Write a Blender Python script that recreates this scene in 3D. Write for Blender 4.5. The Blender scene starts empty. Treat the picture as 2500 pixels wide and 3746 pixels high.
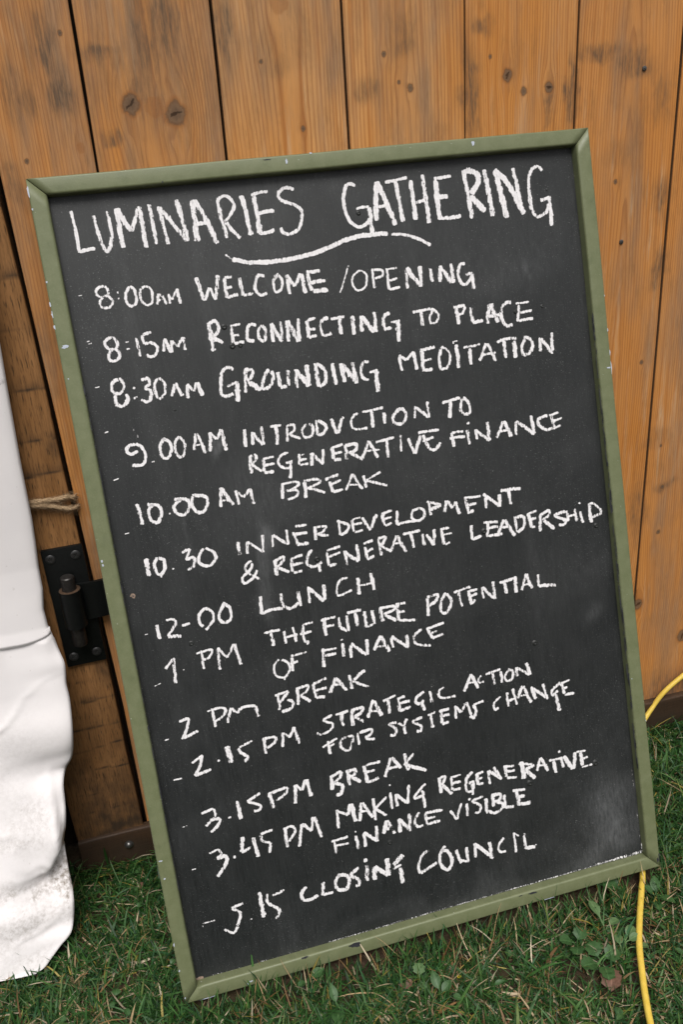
import bpy, bmesh, math, random
import numpy as np
from mathutils import Vector, Matrix
rad = math.radians
S = bpy.context.scene
COL = S.collection
rng = np.random.default_rng(7)
random.seed(7)

# ------------------------------------------------------------------ camera
cam_d = bpy.data.cameras.new("camera")
cam = bpy.data.objects.new("camera", cam_d)
COL.objects.link(cam)
CR = Matrix(((0.9597358574, 0.1654346274, -0.2270208539),
             (-0.2739633556, 0.3727134358, -0.8865826383),
             (-0.0620577460, 0.9130805434, 0.4030294745)))
cam.matrix_world = Matrix.Translation((0.02705612, -1.11865406, 1.03676324)) @ CR.to_4x4()
cam_d.sensor_fit = 'VERTICAL'
cam_d.sensor_height = 36.0
cam_d.lens = 3156.359 / 3746.0 * 36.0
cam_d.clip_start = 0.02
cam_d.clip_end = 600
S.camera = cam

# ------------------------------------------------------------------ sky, sun, exposure
SUN_EL, SUN_AZ = rad(60), rad(190)          # high, behind the photographer: bright overcast
W = bpy.data.worlds.new("World")
S.world = W
W.use_nodes = True
wt = W.node_tree
wt.nodes.clear()
sky = wt.nodes.new('ShaderNodeTexSky')
sky.sky_type = 'NISHITA'
sky.sun_disc = False
sky.sun_elevation = SUN_EL
sky.sun_rotation = SUN_AZ
sky.air_density = 1.0
sky.dust_density = 4.0
sky.ozone_density = 1.0
hsv = wt.nodes.new('ShaderNodeHueSaturation')
hsv.inputs['Saturation'].default_value = 0.12
bg = wt.nodes.new('ShaderNodeBackground')
bg.inputs['Strength'].default_value = 0.068
wo = wt.nodes.new('ShaderNodeOutputWorld')
wt.links.new(sky.outputs[0], hsv.inputs['Color'])
wt.links.new(hsv.outputs[0], bg.inputs[0])
wt.links.new(bg.outputs[0], wo.inputs[0])
sl = bpy.data.lights.new("sun", 'SUN')
sl.energy = 1.75
sl.angle = rad(32)
sl.color = (1.0, 0.965, 0.92)
sun = bpy.data.objects.new("sun", sl)
COL.objects.link(sun)
sd = Vector((math.sin(SUN_AZ) * math.cos(SUN_EL), math.cos(SUN_AZ) * math.cos(SUN_EL), math.sin(SUN_EL)))
sun.rotation_euler = sd.to_track_quat('Z', 'Y').to_euler()
sun.location = (0, -3, 5)
S.view_settings.view_transform = 'Standard'
S.view_settings.look = 'None'
S.view_settings.exposure = 0.60
S.view_settings.gamma = 1.0
S.view_settings.use_curve_mapping = False

# ------------------------------------------------------------------ helpers
def link(o, parent=None):
    COL.objects.link(o)
    if parent is not None:
        o.parent = parent
    return o

def tag(o, label=None, cat=None, group=None, kind=None):
    if label: o['label'] = label
    if cat: o['category'] = cat
    if group: o['group'] = group
    if kind: o['kind'] = kind
    return o

def empty(name, loc=(0, 0, 0)):
    o = bpy.data.objects.new(name, None)
    o.empty_display_size = 0.05
    o.location = loc
    return link(o)

def obj(name, me, mats, parent=None, smooth=False):
    if isinstance(me, bmesh.types.BMesh):
        bm = me
        bmesh.ops.recalc_face_normals(bm, faces=bm.faces[:])
        me = bpy.data.meshes.new(name)
        bm.to_mesh(me)
        bm.free()
        me.set_sharp_from_angle(angle=rad(38))
    for m in (mats if isinstance(mats, (list, tuple)) else [mats]):
        me.materials.append(m)
    if smooth:
        me.polygons.foreach_set('use_smooth', np.ones(len(me.polygons), bool))
    o = bpy.data.objects.new(name, me)
    return link(o, parent)

def np_mesh(name, V, quads=None, tris=None, attrs=None, mat_idx=None):
    """mesh from numpy arrays; attrs: name -> float per vertex or (n,4) colours"""
    me = bpy.data.meshes.new(name)
    V = np.asarray(V, np.float32)
    nq = 0 if quads is None else len(quads)
    nt = 0 if tris is None else len(tris)
    me.vertices.add(len(V))
    me.vertices.foreach_set('co', V.ravel())
    loops = []
    if nq: loops.append(np.asarray(quads, np.int32).ravel())
    if nt: loops.append(np.asarray(tris, np.int32).ravel())
    loops = np.concatenate(loops)
    me.loops.add(len(loops))
    me.loops.foreach_set('vertex_index', loops)
    st = np.concatenate([np.arange(nq) * 4, nq * 4 + np.arange(nt) * 3]).astype(np.int32)
    me.polygons.add(nq + nt)
    me.polygons.foreach_set('loop_start', st)
    if mat_idx is not None:
        me.polygons.foreach_set('material_index', np.asarray(mat_idx, np.int32))
    me.update(calc_edges=True)
    for k, a in (attrs or {}).items():
        a = np.asarray(a, np.float32)
        if a.ndim == 2:
            at = me.attributes.new(k, 'FLOAT_COLOR', 'POINT')
            at.data.foreach_set('color', a.ravel())
        else:
            at = me.attributes.new(k, 'FLOAT', 'POINT')
            at.data.foreach_set('value', a)
    me.validate()
    return me

def grid_quads(nr, nc, off=0):
    i = np.arange(nr - 1)[:, None] * nc + np.arange(nc - 1)[None, :]
    i = i.ravel() + off
    return np.stack([i, i + 1, i + nc + 1, i + nc], 1)

def hash2(ix, iy, seed):
    n = (ix * 374761393 + iy * 668265263 + seed * 974711) & 0x7fffffff
    n = ((n ^ (n >> 13)) * 1274126177) & 0x7fffffff
    return ((n ^ (n >> 16)) & 0xffff) / 65535.0

def vnoise(x, y, seed=0):
    x = np.asarray(x, float); y = np.asarray(y, float)
    x, y = np.broadcast_arrays(x, y)
    ix = np.floor(x).astype(np.int64); iy = np.floor(y).astype(np.int64)
    fx = x - ix; fy = y - iy
    fx = fx * fx * (3 - 2 * fx); fy = fy * fy * (3 - 2 * fy)
    a = hash2(ix, iy, seed); b = hash2(ix + 1, iy, seed)
    c = hash2(ix, iy + 1, seed); d = hash2(ix + 1, iy + 1, seed)
    return (a * (1 - fx) + b * fx) * (1 - fy) + (c * (1 - fx) + d * fx) * fy

def fbm(x, y, seed=0, oct=4):
    s = 0; a = .5; t = 0
    for i in range(oct):
        s = s + a * vnoise(np.asarray(x) * 2 ** i, np.asarray(y) * 2 ** i, seed + i * 17)
        t += a; a *= .5
    return s / t

def bm_box(bm, x0, x1, y0, y1, z0, z1, bevel=0.0, seg=2, mat=0):
    r = bmesh.ops.create_cube(bm, size=1.0)
    vs = r['verts']
    for v in vs:
        v.co = Vector(((x0 + x1) / 2 + v.co.x * (x1 - x0), (y0 + y1) / 2 + v.co.y * (y1 - y0), (z0 + z1) / 2 + v.co.z * (z1 - z0)))
    fs = set(f for v in vs for f in v.link_faces)
    for f in fs: f.material_index = mat
    if bevel > 0:
        es = list({e for v in vs for e in v.link_edges})
        bmesh.ops.bevel(bm, geom=es, offset=bevel, segments=seg, profile=0.6, affect='EDGES')
    return vs

def bm_lathe(bm, prof, axis_o, axis_d, n=28, mat=0):
    """prof: list of (r, h) along axis"""
    d = Vector(axis_d).normalized()
    a = d.orthogonal().normalized(); b = d.cross(a)
    o = Vector(axis_o)
    rings = []
    for r, h in prof:
        if r < 1e-7:
            rings.append([bm.verts.new(o + d * h)])
        else:
            rings.append([bm.verts.new(o + d * h + (a * math.cos(2 * math.pi * k / n) + b * math.sin(2 * math.pi * k / n)) * r) for k in range(n)])
    for p, q in zip(rings, rings[1:]):
        for k in range(n):
            k2 = (k + 1) % n
            vs = [p[k % len(p)], p[k2 % len(p)], q[k2 % len(q)], q[k % len(q)]]
            u = []
            for v in vs:
                if v not in u: u.append(v)
            if len(u) >= 3:
                f = bm.faces.new(u); f.smooth = True; f.material_index = mat

def catmull(P, step):
    P = np.asarray(P, float)
    if len(P) == 2:
        n = max(2, int(np.linalg.norm(P[1] - P[0]) / step) + 1)
        t = np.linspace(0, 1, n)[:, None]
        return P[0] * (1 - t) + P[1] * t
    E = np.vstack([2 * P[0] - P[1], P, 2 * P[-1] - P[-2]])
    if np.allclose(P[0], P[-1], atol=1e-6):
        E[0] = P[-2]; E[-1] = P[1]
    out = []
    for i in range(1, len(E) - 2):
        p0, p1, p2, p3 = E[i - 1], E[i], E[i + 1], E[i + 2]
        n = max(2, int(np.linalg.norm(p2 - p1) / step) + 1)
        t = np.linspace(0, 1, n, endpoint=False)[:, None]
        out.append(.5 * ((2 * p1) + (-p0 + p2) * t + (2 * p0 - 5 * p1 + 4 * p2 - p3) * t ** 2 + (-p0 + 3 * p1 - 3 * p2 + p3) * t ** 3))
    out.append(P[-1:])
    return np.vstack(out)

def tube_arrays(P, r, n=10):
    P = np.asarray(P, float)
    T = np.gradient(P, axis=0); T /= np.linalg.norm(T, axis=1)[:, None]
    up = np.array([0.0, 0.0, 1.0])
    if abs(T[0] @ up) > .9: up = np.array([0.0, 1.0, 0.0])
    N = np.zeros_like(P); a = np.cross(T[0], up); a /= np.linalg.norm(a)
    for i in range(len(P)):
        a = a - T[i] * (a @ T[i]); a /= np.linalg.norm(a); N[i] = a
    B = np.cross(T, N)
    r = np.broadcast_to(r, (len(P),))
    th = np.linspace(0, 2 * np.pi, n, endpoint=False)
    V = P[:, None, :] + r[:, None, None] * (N[:, None, :] * np.cos(th)[None, :, None] + B[:, None, :] * np.sin(th)[None, :, None])
    i = np.arange(len(P) - 1)[:, None] * n; j = np.arange(n)[None, :]; j2 = (j + 1) % n
    Q = np.stack([i + j, i + j2, i + n + j2, i + n + j], -1).reshape(-1, 4)
    return V.reshape(-1, 3), Q, N, B

class MB:
    """collects numpy pieces into one mesh"""
    def __init__(s): s.V = []; s.Q = []; s.T = []; s.n = 0; s.A = {}
    def add(s, V, Q=None, T=None, **A):
        V = np.asarray(V, float)
        if Q is not None and len(Q): s.Q.append(np.asarray(Q) + s.n)
        if T is not None and len(T): s.T.append(np.asarray(T) + s.n)
        s.V.append(V); s.n += len(V)
        for k, a in A.items(): s.A.setdefault(k, []).append(np.asarray(a, float))
    def mesh(s, name):
        return np_mesh(name, np.vstack(s.V), np.vstack(s.Q) if s.Q else None, np.vstack(s.T) if s.T else None,
                       {k: np.concatenate(a) for k, a in s.A.items()})

# ------------------------------------------------------------------ node materials
class NT:
    def __init__(s, name, rough=.6, spec=.3):
        s.m = bpy.data.materials.new(name); s.m.use_nodes = True
        s.t = s.m.node_tree; s.b = s.t.nodes['Principled BSDF']
        s.b.inputs['Roughness'].default_value = rough
        s.b.inputs['Specular IOR Level'].default_value = spec
        s.out = s.t.nodes['Material Output']
    def n(s, typ, ins=None, **props):
        nd = s.t.nodes.new(typ)
        for k, v in props.items(): setattr(nd, k, v)
        for k, v in (ins or {}).items(): s.set(nd.inputs[k], v)
        return nd
    def set(s, sock, v):
        if hasattr(v, 'links') or isinstance(v, bpy.types.NodeSocket): s.t.links.new(v, sock)
        elif isinstance(v, bpy.types.Node): s.t.links.new(v.outputs[0], sock)
        else:
            if isinstance(v, (tuple, list)) and len(v) == 3 and sock.type == 'RGBA': v = (*v, 1)
            sock.default_value = v
    def coord(s): return s.n('ShaderNodeTexCoord').outputs['Object']
    def mapped(s, scale, vec=None):
        return s.n('ShaderNodeMapping', {'Vector': vec or s.coord(), 'Scale': scale}).outputs[0]
    def noise(s, scale=(1, 1, 1), detail=3, rough=.5, dist=0.0, vec=None):
        return s.n('ShaderNodeTexNoise', {'Vector': s.mapped(scale, vec), 'Scale': 1.0, 'Detail': detail, 'Roughness': rough, 'Distortion': dist}).outputs[0]
    def math(s, op, a, b=0.0, c=None, clamp=False):
        nd = s.n('ShaderNodeMath', operation=op, use_clamp=clamp)
        s.set(nd.inputs[0], a); s.set(nd.inputs[1], b)
        if c is not None: s.set(nd.inputs[2], c)
        return nd.outputs[0]
    def rng(s, v, a, b, c=0.0, d=1.0, smooth=False):
        nd = s.n('ShaderNodeMapRange', {'Value': v, 'From Min': a, 'From Max': b, 'To Min': c, 'To Max': d})
        if smooth: nd.interpolation_type = 'SMOOTHSTEP'
        return nd.outputs[0]
    def mix(s, f, a, b, blend='MIX'):
        nd = s.n('ShaderNodeMix', data_type='RGBA', blend_type=blend)
        s.set(nd.inputs[0], f); s.set(nd.inputs[6], a); s.set(nd.inputs[7], b)
        return nd.outputs[2]
    def attr(s, name, out='Fac'): return s.n('ShaderNodeAttribute', attribute_name=name).outputs[out]
    def base(s, v): s.set(s.b.inputs['Base Color'], v)
    def rough(s, v): s.set(s.b.inputs['Roughness'], v)
    def bump(s, h, strength=.3, dist=.001):
        nd = s.n('ShaderNodeBump', {'Height': h, 'Strength': strength, 'Distance': dist})
        s.t.links.new(nd.outputs[0], s.b.inputs['Normal'])

# ================================================================== materials
def mat_pine():
    m = NT('pine_boards', .62, .22)
    ring = m.attr('ring'); kn = m.attr('knot'); st = m.attr('stain'); tone = m.attr('tone')
    wob = m.noise((90, 1, 14), 3, .6)
    r = m.math('ADD', ring, m.math('MULTIPLY', wob, .55))
    f = m.math('FRACT', r)
    late = m.rng(f, .45, .93, 0, 1, True)                     # slow rise, sharp fall: latewood line
    late = m.math('MULTIPLY', late, m.rng(f, .93, 1.0, 1, 0))
    amp = m.rng(m.noise((24, 1, 5), 2), .3, .7, .25, .95)
    late = m.math('MULTIPLY', late, amp)
    f4 = m.math('FRACT', m.math('MULTIPLY', r, .27))
    maj = m.math('MULTIPLY', m.rng(f4, .62, .92, 0, 1, True), m.rng(f4, .92, 1.0, 1, 0))
    maj = m.math('MULTIPLY', maj, m.rng(m.noise((11, 1, 3), 2), .35, .6, .1, .9))
    fib = m.noise((900, 60, 26), 3, .65)
    broad = m.noise((16, 1, 3.2), 3, .55)
    c = m.mix(m.rng(broad, .32, .68), (.62, .265, .060), (.68, .360, .138))
    c = m.mix(m.rng(tone, 0, 1), c, m.mix(.6, c, (.52, .195, .040)))
    c = m.mix(m.math('MULTIPLY', late, .80), c, (.27, .085, .017))
    c = m.mix(m.math('MULTIPLY', maj, .7), c, (.40, .135, .024))
    c = m.mix(m.rng(fib, .35, .75, 0, .38), c, (.36, .165, .06))
    pal = m.rng(m.noise((60, 1, 4.5), 4, .7), .53, .70, 0, .62, True)
    pal = m.math('MULTIPLY', pal, m.rng(m.noise((8, 1, 4), 2), .35, .62))
    c = m.mix(pal, c, (.60, .43, .265))
    # weathered grey-brown bloom and black water marks
    gw = m.noise((30, 1, 6), 4, .6)
    g = m.rng(m.math('ADD', m.noise((9, 1, 2.2), 4, .62), m.math('MULTIPLY', m.attr('weather'), .17)), .50, .70, 0, .68, True)
    g = m.math('MULTIPLY', g, m.rng(gw, .3, .65))
    c = m.mix(g, c, m.mix(m.rng(fib, .4, .62), (.285, .20, .135), (.165, .115, .078)))
    mot = m.noise((46, 1, 13), 5, .7)
    c = m.mix(m.rng(mot, .52, .72, 0, .42), c, (.20, .10, .04))
    sn = m.math('MULTIPLY', st, m.rng(m.noise((150, 1, 26), 4, .75), .32, .60, .25, 1.0))
    sn = m.math('MULTIPLY', sn, m.rng(m.noise((420, 1, 34), 3, .7), .36, .58, .45, 1.1))
    c = m.mix(m.math('MINIMUM', sn, .80), c, (.090, .066, .047))
    kc = m.n('ShaderNodeValToRGB', {'Fac': m.math('ADD', kn, m.math('MULTIPLY', m.math('SUBTRACT', m.noise((420, 1, 300), 3, .6), .5), .45))})
    cr = kc.color_ramp
    cr.elements[0].position = .0; cr.elements[0].color = (.34, .13, .035, 1)
    cr.elements[1].position = 1.0; cr.elements[1].color = (.012, .008, .006, 1)
    for p_, c_ in ((.18, (.30, .11, .03, 1)), (.32, (.13, .068, .034, 1)), (.46, (.17, .105, .062, 1)), (.74, (.105, .068, .044, 1)), (.84, (.025, .016, .010, 1))):
        e_ = cr.elements.new(p_); e_.color = c_
    c = m.mix(m.rng(kn, .02, .36, 0, .88), c, kc.outputs[0])
    chk = m.rng(m.noise((340, 1, 8), 3, .7), .62, .70, 0, .62)
    c = m.mix(m.math('MULTIPLY', chk, m.rng(m.noise((30, 1, 12), 2), .35, .65)), c, (.105, .055, .026))
    fleck = m.rng(m.noise((240, 1, 120), 2, .5), .76, .80)
    c = m.mix(m.math('MULTIPLY', fleck, .5), c, (.10, .055, .03))
    m.base(c)
    m.rough(m.rng(fib, .3, .7, .5, .72))
    h = m.math('ADD', m.math('MULTIPLY', late, -.5), m.math('MULTIPLY', fib, .8))
    m.bump(h, .35, .0006)
    return m.m

def mat_darkwood(name, c1, c2, horiz=False, saw=True):
    m = NT(name, .6, .25)
    sc = (22, 22, 700) if horiz else (430, 200, 24)
    fib = m.noise(sc, 4, .7)
    bro = m.noise((9, 9, 30) if horiz else (28, 9, 7), 3, .6)
    c = m.mix(m.rng(bro, .3, .7), c1, c2)
    c = m.mix(m.rng(fib, .46, .68, 0, .62), c, tuple(x * .34 for x in c1))
    pore = m.noise((520, 300, 52), 2, .5)
    c = m.mix(m.rng(pore, .57, .68, 0, .75), c, (.02, .012, .006))
    d = m.attr('stain')
    c = m.mix(m.math('MULTIPLY', d, m.rng(m.noise((60, 60, 40), 3), .3, .6, .5, 1)), c, (.035, .024, .016))
    m.base(c)
    m.rough(m.rng(fib, .3, .7, .48, .7))
    m.bump(fib, .35, .0006)
    return m.m

def mat_panel():
    m = NT('blackboard_paint', .5, .5)
    hz = m.attr('haze')
    st = m.noise((520, 30, 1), 4, .65)
    bl = m.noise((26, 10, 1), 3, .6)
    c = m.mix(m.rng(st, .3, .72), (.0058, .0070, .0074), (.0150, .0170, .0176))
    c = m.mix(m.rng(bl, .4, .75, 0, .35), c, (.026, .0275, .0275))
    spk = m.rng(m.noise((900, 900, 1), 1, .5), .70, .75)
    spk2 = m.rng(m.noise((560, 560, 1), 1, .4), .735, .78)
    s = m.math('MULTIPLY', m.math('MAXIMUM', spk, spk2), m.rng(m.noise((9, 9, 1), 2), .35, .7, .15, .75))
    c = m.mix(s, c, (.36, .36, .36))
    sm = m.math('MULTIPLY', hz, m.rng(m.noise((260, 60, 1), 4, .7), .25, .7, .15, 1.0))
    c = m.mix(sm, c, (.22, .225, .23))
    m.base(c)
    m.rough(m.rng(st, .3, .7, .42, .58))
    m.bump(m.math('ADD', m.math('MULTIPLY', st, .6), m.noise((500, 500, 1), 2)), .22, .0005)
    return m.m

def mat_frame():
    m = NT('green_gloss_paint', .42, .42)
    br = m.noise((60, 60, 60), 3, .6)
    ln = m.noise((420, 420, 30), 3, .6)
    c = m.mix(m.rng(br, .3, .7), (.126, .143, .070), (.156, .172, .090))
    c = m.mix(m.rng(ln, .52, .78, 0, .42), c, (.19, .21, .125))
    c = m.mix(m.rng(m.noise((35, 35, 14), 4, .7),   .56, .72, 0, .22), c, (.070, .082, .045))
    sp = m.rng(m.noise((330, 330, 330), 1, .4), .79, .82)
    c = m.mix(m.math('MULTIPLY', sp, .8), c, (.5, .52, .46))
    m.base(c)
    m.rough(m.rng(br, .3, .7, .36, .52))
    m.bump(m.math('ADD', ln, m.noise((700, 700, 700), 2)), .12, .0006)
    return m.m

def mat_plain(name, col, rough=.6, spec=.3, var=.25, scale=80, metal=0.0, bump=.0):
    m = NT(name, rough, spec)
    n = m.noise((scale,) * 3, 4, .6)
    m.base(m.mix(m.rng(n, .3, .7), tuple(x * (1 - var) for x in col), tuple(min(1, x * (1 + var)) for x in col)))
    m.b.inputs['Metallic'].default_value = metal
    if bump: m.bump(n, bump, .001)
    return m.m

def mat_chalk():
    m = NT('white_chalk', .95, .05)
    ru = m.math('ABSOLUTE', m.attr('ru')); wear = m.attr('wear')
    n1 = m.noise((360, 360, 1), 4, .75)
    n2 = m.noise((460, 95, 1), 3, .75)
    v = m.math('ADD', m.math('MULTIPLY', n1, .34), m.math('MULTIPLY', n2, .66))
    th = m.math('ADD', m.math('MULTIPLY', m.math('POWER', ru, 2.6), .225), .420)
    th = m.math('ADD', th, wear)
    a = m.rng(m.math('SUBTRACT', v, th), -.018, .022)
    m.base(m.mix(m.rng(v, .35, .62), (.62, .605, .615), (.86, .84, .85)))
    tr = m.t.nodes.new('ShaderNodeBsdfTransparent')
    mx = m.t.nodes.new('ShaderNodeMixShader')
    m.t.links.new(a, mx.inputs[0]); m.t.links.new(tr.outputs[0], mx.inputs[1]); m.t.links.new(m.b.outputs[0], mx.inputs[2])
    m.t.links.new(mx.outputs[0], m.out.inputs['Surface'])
    return m.m

def mat_canvas():
    m = NT('white_pvc_canvas', .72, .18)
    d = m.attr('dirt')
    wv = m.n('ShaderNodeTexWave', {'Vector': m.mapped((1, 1, 1)), 'Scale': 330.0, 'Distortion': 1.5}, wave_type='BANDS', bands_direction='X').outputs['Fac']
    wz = m.n('ShaderNodeTexWave', {'Vector': m.mapped((1, 1, 1)), 'Scale': 330.0, 'Distortion': 1.5}, wave_type='BANDS', bands_direction='Z').outputs['Fac']
    wea = m.math('MULTIPLY', wv, wz)
    bro = m.noise((14, 14, 14), 3, .6)
    c = m.mix(m.rng(bro, .35, .7), (.79, .757, .757), (.75, .718, .722))
    sp = m.noise((170, 170, 170), 5, .68)
    k = m.math('MULTIPLY', d, m.math('ADD', m.math('MULTIPLY', m.rng(sp, .40, .66), .95), m.math('MULTIPLY', m.rng(wea, .1, .6), .25)), clamp=True)
    c = m.mix(m.math('MINIMUM', k, .85), c, (.17, .135, .095))
    fl = m.rng(m.noise((160, 160, 160), 2, .5), .735, .76)
    c = m.mix(m.math('MULTIPLY', fl, .2), c, (.35, .31, .27))
    m.base(c)
    m.bump(m.math('ADD', wea, m.math('MULTIPLY', sp, .15)), .10, .0005)
    return m.m

def mat_grass():
    m = NT('grass_blades', .5, .3)
    c = m.attr('col', 'Color')
    m.base(m.mix(m.rng(m.noise((300, 300, 300), 2), .3, .7, 0, .35), c, m.mix(.5, c, (.02, .04, .01))))
    m.b.inputs['Subsurface Weight'].default_value = 0
    tl = m.t.nodes.new('ShaderNodeBsdfTranslucent'); m.t.links.new(c, tl.inputs['Color'])
    mx = m.t.nodes.new('ShaderNodeMixShader'); mx.inputs[0].default_value = .18
    m.t.links.new(m.b.outputs[0], mx.inputs[1]); m.t.links.new(tl.outputs[0], mx.inputs[2])
    m.t.links.new(mx.outputs[0], m.out.inputs['Surface'])
    return m.m

def mat_leaf(name, c1, c2):
    m = NT(name, .48, .35)
    u = m.attr('lu'); n = m.noise((260, 260, 260), 3, .6)
    c = m.mix(m.rng(n, .3, .7), c1, c2)
    vein = m.rng(m.math('ABSOLUTE', u), .0, .09, .55, 0)
    c = m.mix(vein, c, tuple(min(1, x * 1.9 + .02) for x in c2))
    m.base(c); m.bump(n, .3, .0008)
    return m.m

def mat_soil():
    m = NT('damp_soil', .9, .1)
    n = m.noise((160, 160, 160), 5, .7)
    b = m.noise((20, 20, 20), 3, .6)
    c = m.mix(m.rng(n, .3, .7), (.022, .015, .010), (.075, .050, .034))
    c = m.mix(m.rng(b, .4, .7, 0, .5), c, (.045, .042, .018))
    m.base(c); m.bump(n, .7, .004)
    return m.m

def mat_yellow():
    m = NT('yellow_cable_sheath', .38, .4)
    n = m.noise((90, 90, 90), 3, .6)
    c = m.mix(m.rng(n, .35, .7), (.66, .46, .065), (.74, .53, .10))
    c = m.mix(m.rng(m.noise((420, 420, 420), 2), .70, .76, 0, .5), c, (.25, .15, .04))
    m.base(c); return m.m

M_PINE = mat_pine()
M_POST = mat_darkwood('stained_oak_post', (.225, .105, .035), (.34, .170, .066))
M_SILL = mat_darkwood('dark_sill_timber', (.040, .022, .012), (.066, .036, .019), True)
M_VOID = mat_plain('dark_void_fill', (.022, .015, .010), .8, .1)  # near-black fill, the shade of the unseen interior put into its colour
M_PANEL, M_FRAME, M_CHALK = mat_panel(), mat_frame(), mat_chalk()
M_CHIP = mat_plain('chipped_pale_paint', (.46, .50, .58), .7, .2, .15, 900)
M_SCUFF = mat_plain('black_paint_scuff', (.028, .029, .034), .6, .3)
M_BAREWOOD = mat_plain('bare_chipped_wood', (.27, .20, .155), .8, .1, .4, 500)
M_DENTS = mat_plain('blistered_black_paint', (.02, .022, .021), .45, .4, .2, 400)
M_IRON = mat_plain('black_iron', (.0038, .0045, .0044), .45, .28, .35, 260, 0.0, .25)
M_PINM = mat_plain('worn_iron_pin', (.027, .024, .022), .42, .5, .5, 300, .4, .3)
M_SCREW = mat_plain('black_screw', (.022, .022, .022), .34, .6)
M_RUST = mat_plain('rusty_iron', (.06, .036, .022), .8, .2, .5, 420, 0, .3)
M_BOLT = mat_plain('dull_steel', (.17, .165, .16), .35, .5, .3, 300, .85)
M_ROPE = mat_plain('jute_rope', (.43, .305, .185), .9, .1, .35, 700)
M_CANVAS = mat_canvas()
M_STITCH = mat_plain('grey_thread', (.50, .46, .45), .9, .1)
M_GRASS, M_SOIL = mat_grass(), mat_soil()
M_LEAF = mat_leaf('weed_leaf', (.026, .072, .020), (.044, .100, .030))
M_LEAFP = mat_leaf('pale_weed_leaf', (.060, .12, .042), (.095, .155, .06))
M_DEAD = mat_leaf('dead_leaf', (.10, .052, .034), (.17, .092, .062))
M_YEL = mat_yellow()
M_PETAL = mat_plain('yellow_petal', (.75, .55, .03), .6, .2)
M_STEM = mat_plain('dry_stem', (.16, .12, .06), .8, .1)

# ================================================================== ground
gx = np.concatenate([np.linspace(-150, -3, 12), np.linspace(-2.2, -.7, 16), np.arange(-.6, 1.3, .02), np.linspace(1.4, 3.2, 16), np.linspace(5, 150, 12)])
gy = np.concatenate([np.linspace(-150, -3.4, 12), np.linspace(-2.6, -.9, 16), np.arange(-.8, .3, .02), np.linspace(.5, 3, 6), np.linspace(6, 150, 10)])
def ground_z(x, y):
    return (fbm(np.asarray(x) * 9, np.asarray(y) * 9, 3) - .5) * .014 - .006
GX, GY = np.meshgrid(gx, gy)
far = np.clip((np.hypot(GX - .3, GY + .3) - 1.5) / 3, 0, 1)
GZ = ground_z(GX, GY) * (1 - far) - .006 * far
g = obj('ground', np_mesh('ground', np.stack([GX.ravel(), GY.ravel(), GZ.ravel()], 1), grid_quads(len(gy), len(gx))), M_SOIL, smooth=True)
tag(g, kind='structure')

# ================================================================== plank door
door = empty('plank_door', (-.05, 0, 0))
tag(door, 'tall door of wide orange pine planks with knots and grey weather stains, behind the leaning chalkboard', 'door')
KNOTS = [(.0969, 1.0804, .0125), (.1473, 1.0676, .0140), (.1231, 1.0747, .0095), (.0319, 1.1544, .0035), (.0335, 1.0381, .0055), (-.0283, 1.0277, .0035),
         (.28, 1.1762, .010), (.2532, 1.1171, .003), (.2982, 1.0426, .004), (.4051, 1.1187, .004), (.4232, 1.0876, .003), (.4384, 1.0802, .0055), (.5693, 1.0885, .009),
         (.5926, 1.0692, .006), (.6282, 1.0716, .008), (.5454, 1.1104, .003), (.7347, .9497, .004), (.7985, .6889, .004), (.9259, .1753, .012), (.8286, .2611, .010),
         (.8457, .5477, .003), (.8555, .4754, .0045), (.8559, .394, .005), (.10, .72, .012), (.62, .40, .012), (1.02, .8, .012), (1.2, .5, .014), (.45, .6, .01)]
PALE = {(.1231, 1.0747), (.28, 1.1762), (.0335, 1.0381)}
STAINS = [(.02, 1.098, .012, .019, 1), (.014, 1.142, .010, .029, .9), (-.016, 1.086, .006, .016, .7), (-.033, 1.101, .009, .033, .55), (.07, 1.134, .018, .009, .95), (.071, 1.047, .014, .009, .9),
          (.146, 1.156, .015, .033, .9), (.12, 1.143, .013, .044, .75), (.108, 1.097, .018, .017, .6), (.213, 1.151, .008, .030, .8), (.27, 1.124, .013, .026, .45), (.30, 1.15, .012, .03, .35), (.381, 1.081, .011, .012, .8),
          (.432, 1.132, .011, .018, .7), (.518, 1.068, .009, .048, .85), (.536, 1.149, .011, .009, .8), (.66, 1.06, .006, .039, .9), (.701, 1.106, .028, .008, .75), (.755, 1.091, .025, .012, .7),
          (.801, 1.057, .011, .020, .6), (.811, .921, .009, .022, .75), (.816, .826, .010, .020, .85), (.811, .435, .011, .045, .6), (.743, .986, .018, .012, .35), (.164, 1.10, .03, .06, .35),
          (-.046, .997, .009, .021, .6), (.105, 1.10, .035, .05, .40), (.765, 1.0, .012, .05, .25), (.835, .56, .02, .012, .4), (.95, .07, .09, .03, .75), (.88, .045, .10, .028, .8), (1.05, .05, .1, .03, .8),
          (.86, .478, .016, .006, .6), (.63, 1.045, .004, .02, .8), (.0, 1.16, .02, .03, .3), (-.04, .80, .012, .05, .4), (-.035, .5, .01, .06, .45)]
edges = [None, .048, .201, .3557, .5113, .6678, .8228, .979, 1.134, 1.289, 1.445, 1.6]
gapw = [.0, .0034, .0036, .0028, .0018, .0034, .0032, .003, .003, .003, .003, .003]
PITH = [(.06, .02, .03), (.115, .004, .020), (.285, .006, .030), (.43, .007, -.030), (.40, .05, .01), (.752, .003, .026), (1.30, .12, .0), (1.05, .02, .03), (1.21, .01, .02), (1.36, .02, -.02), (1.5, .03, .01)]
def door_left(z): return np.interp(z, [0, .05, .28, .4, .64, 1.02, 2.1], [-.0395, -.040, -.0415, -.045, -.0515, -.0595, -.066])
ZS = np.concatenate([np.arange(.012, .94, .0024), np.arange(.94, 1.20, .0013), np.linspace(1.21, 2.08, 60)])
dm = MB()
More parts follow.
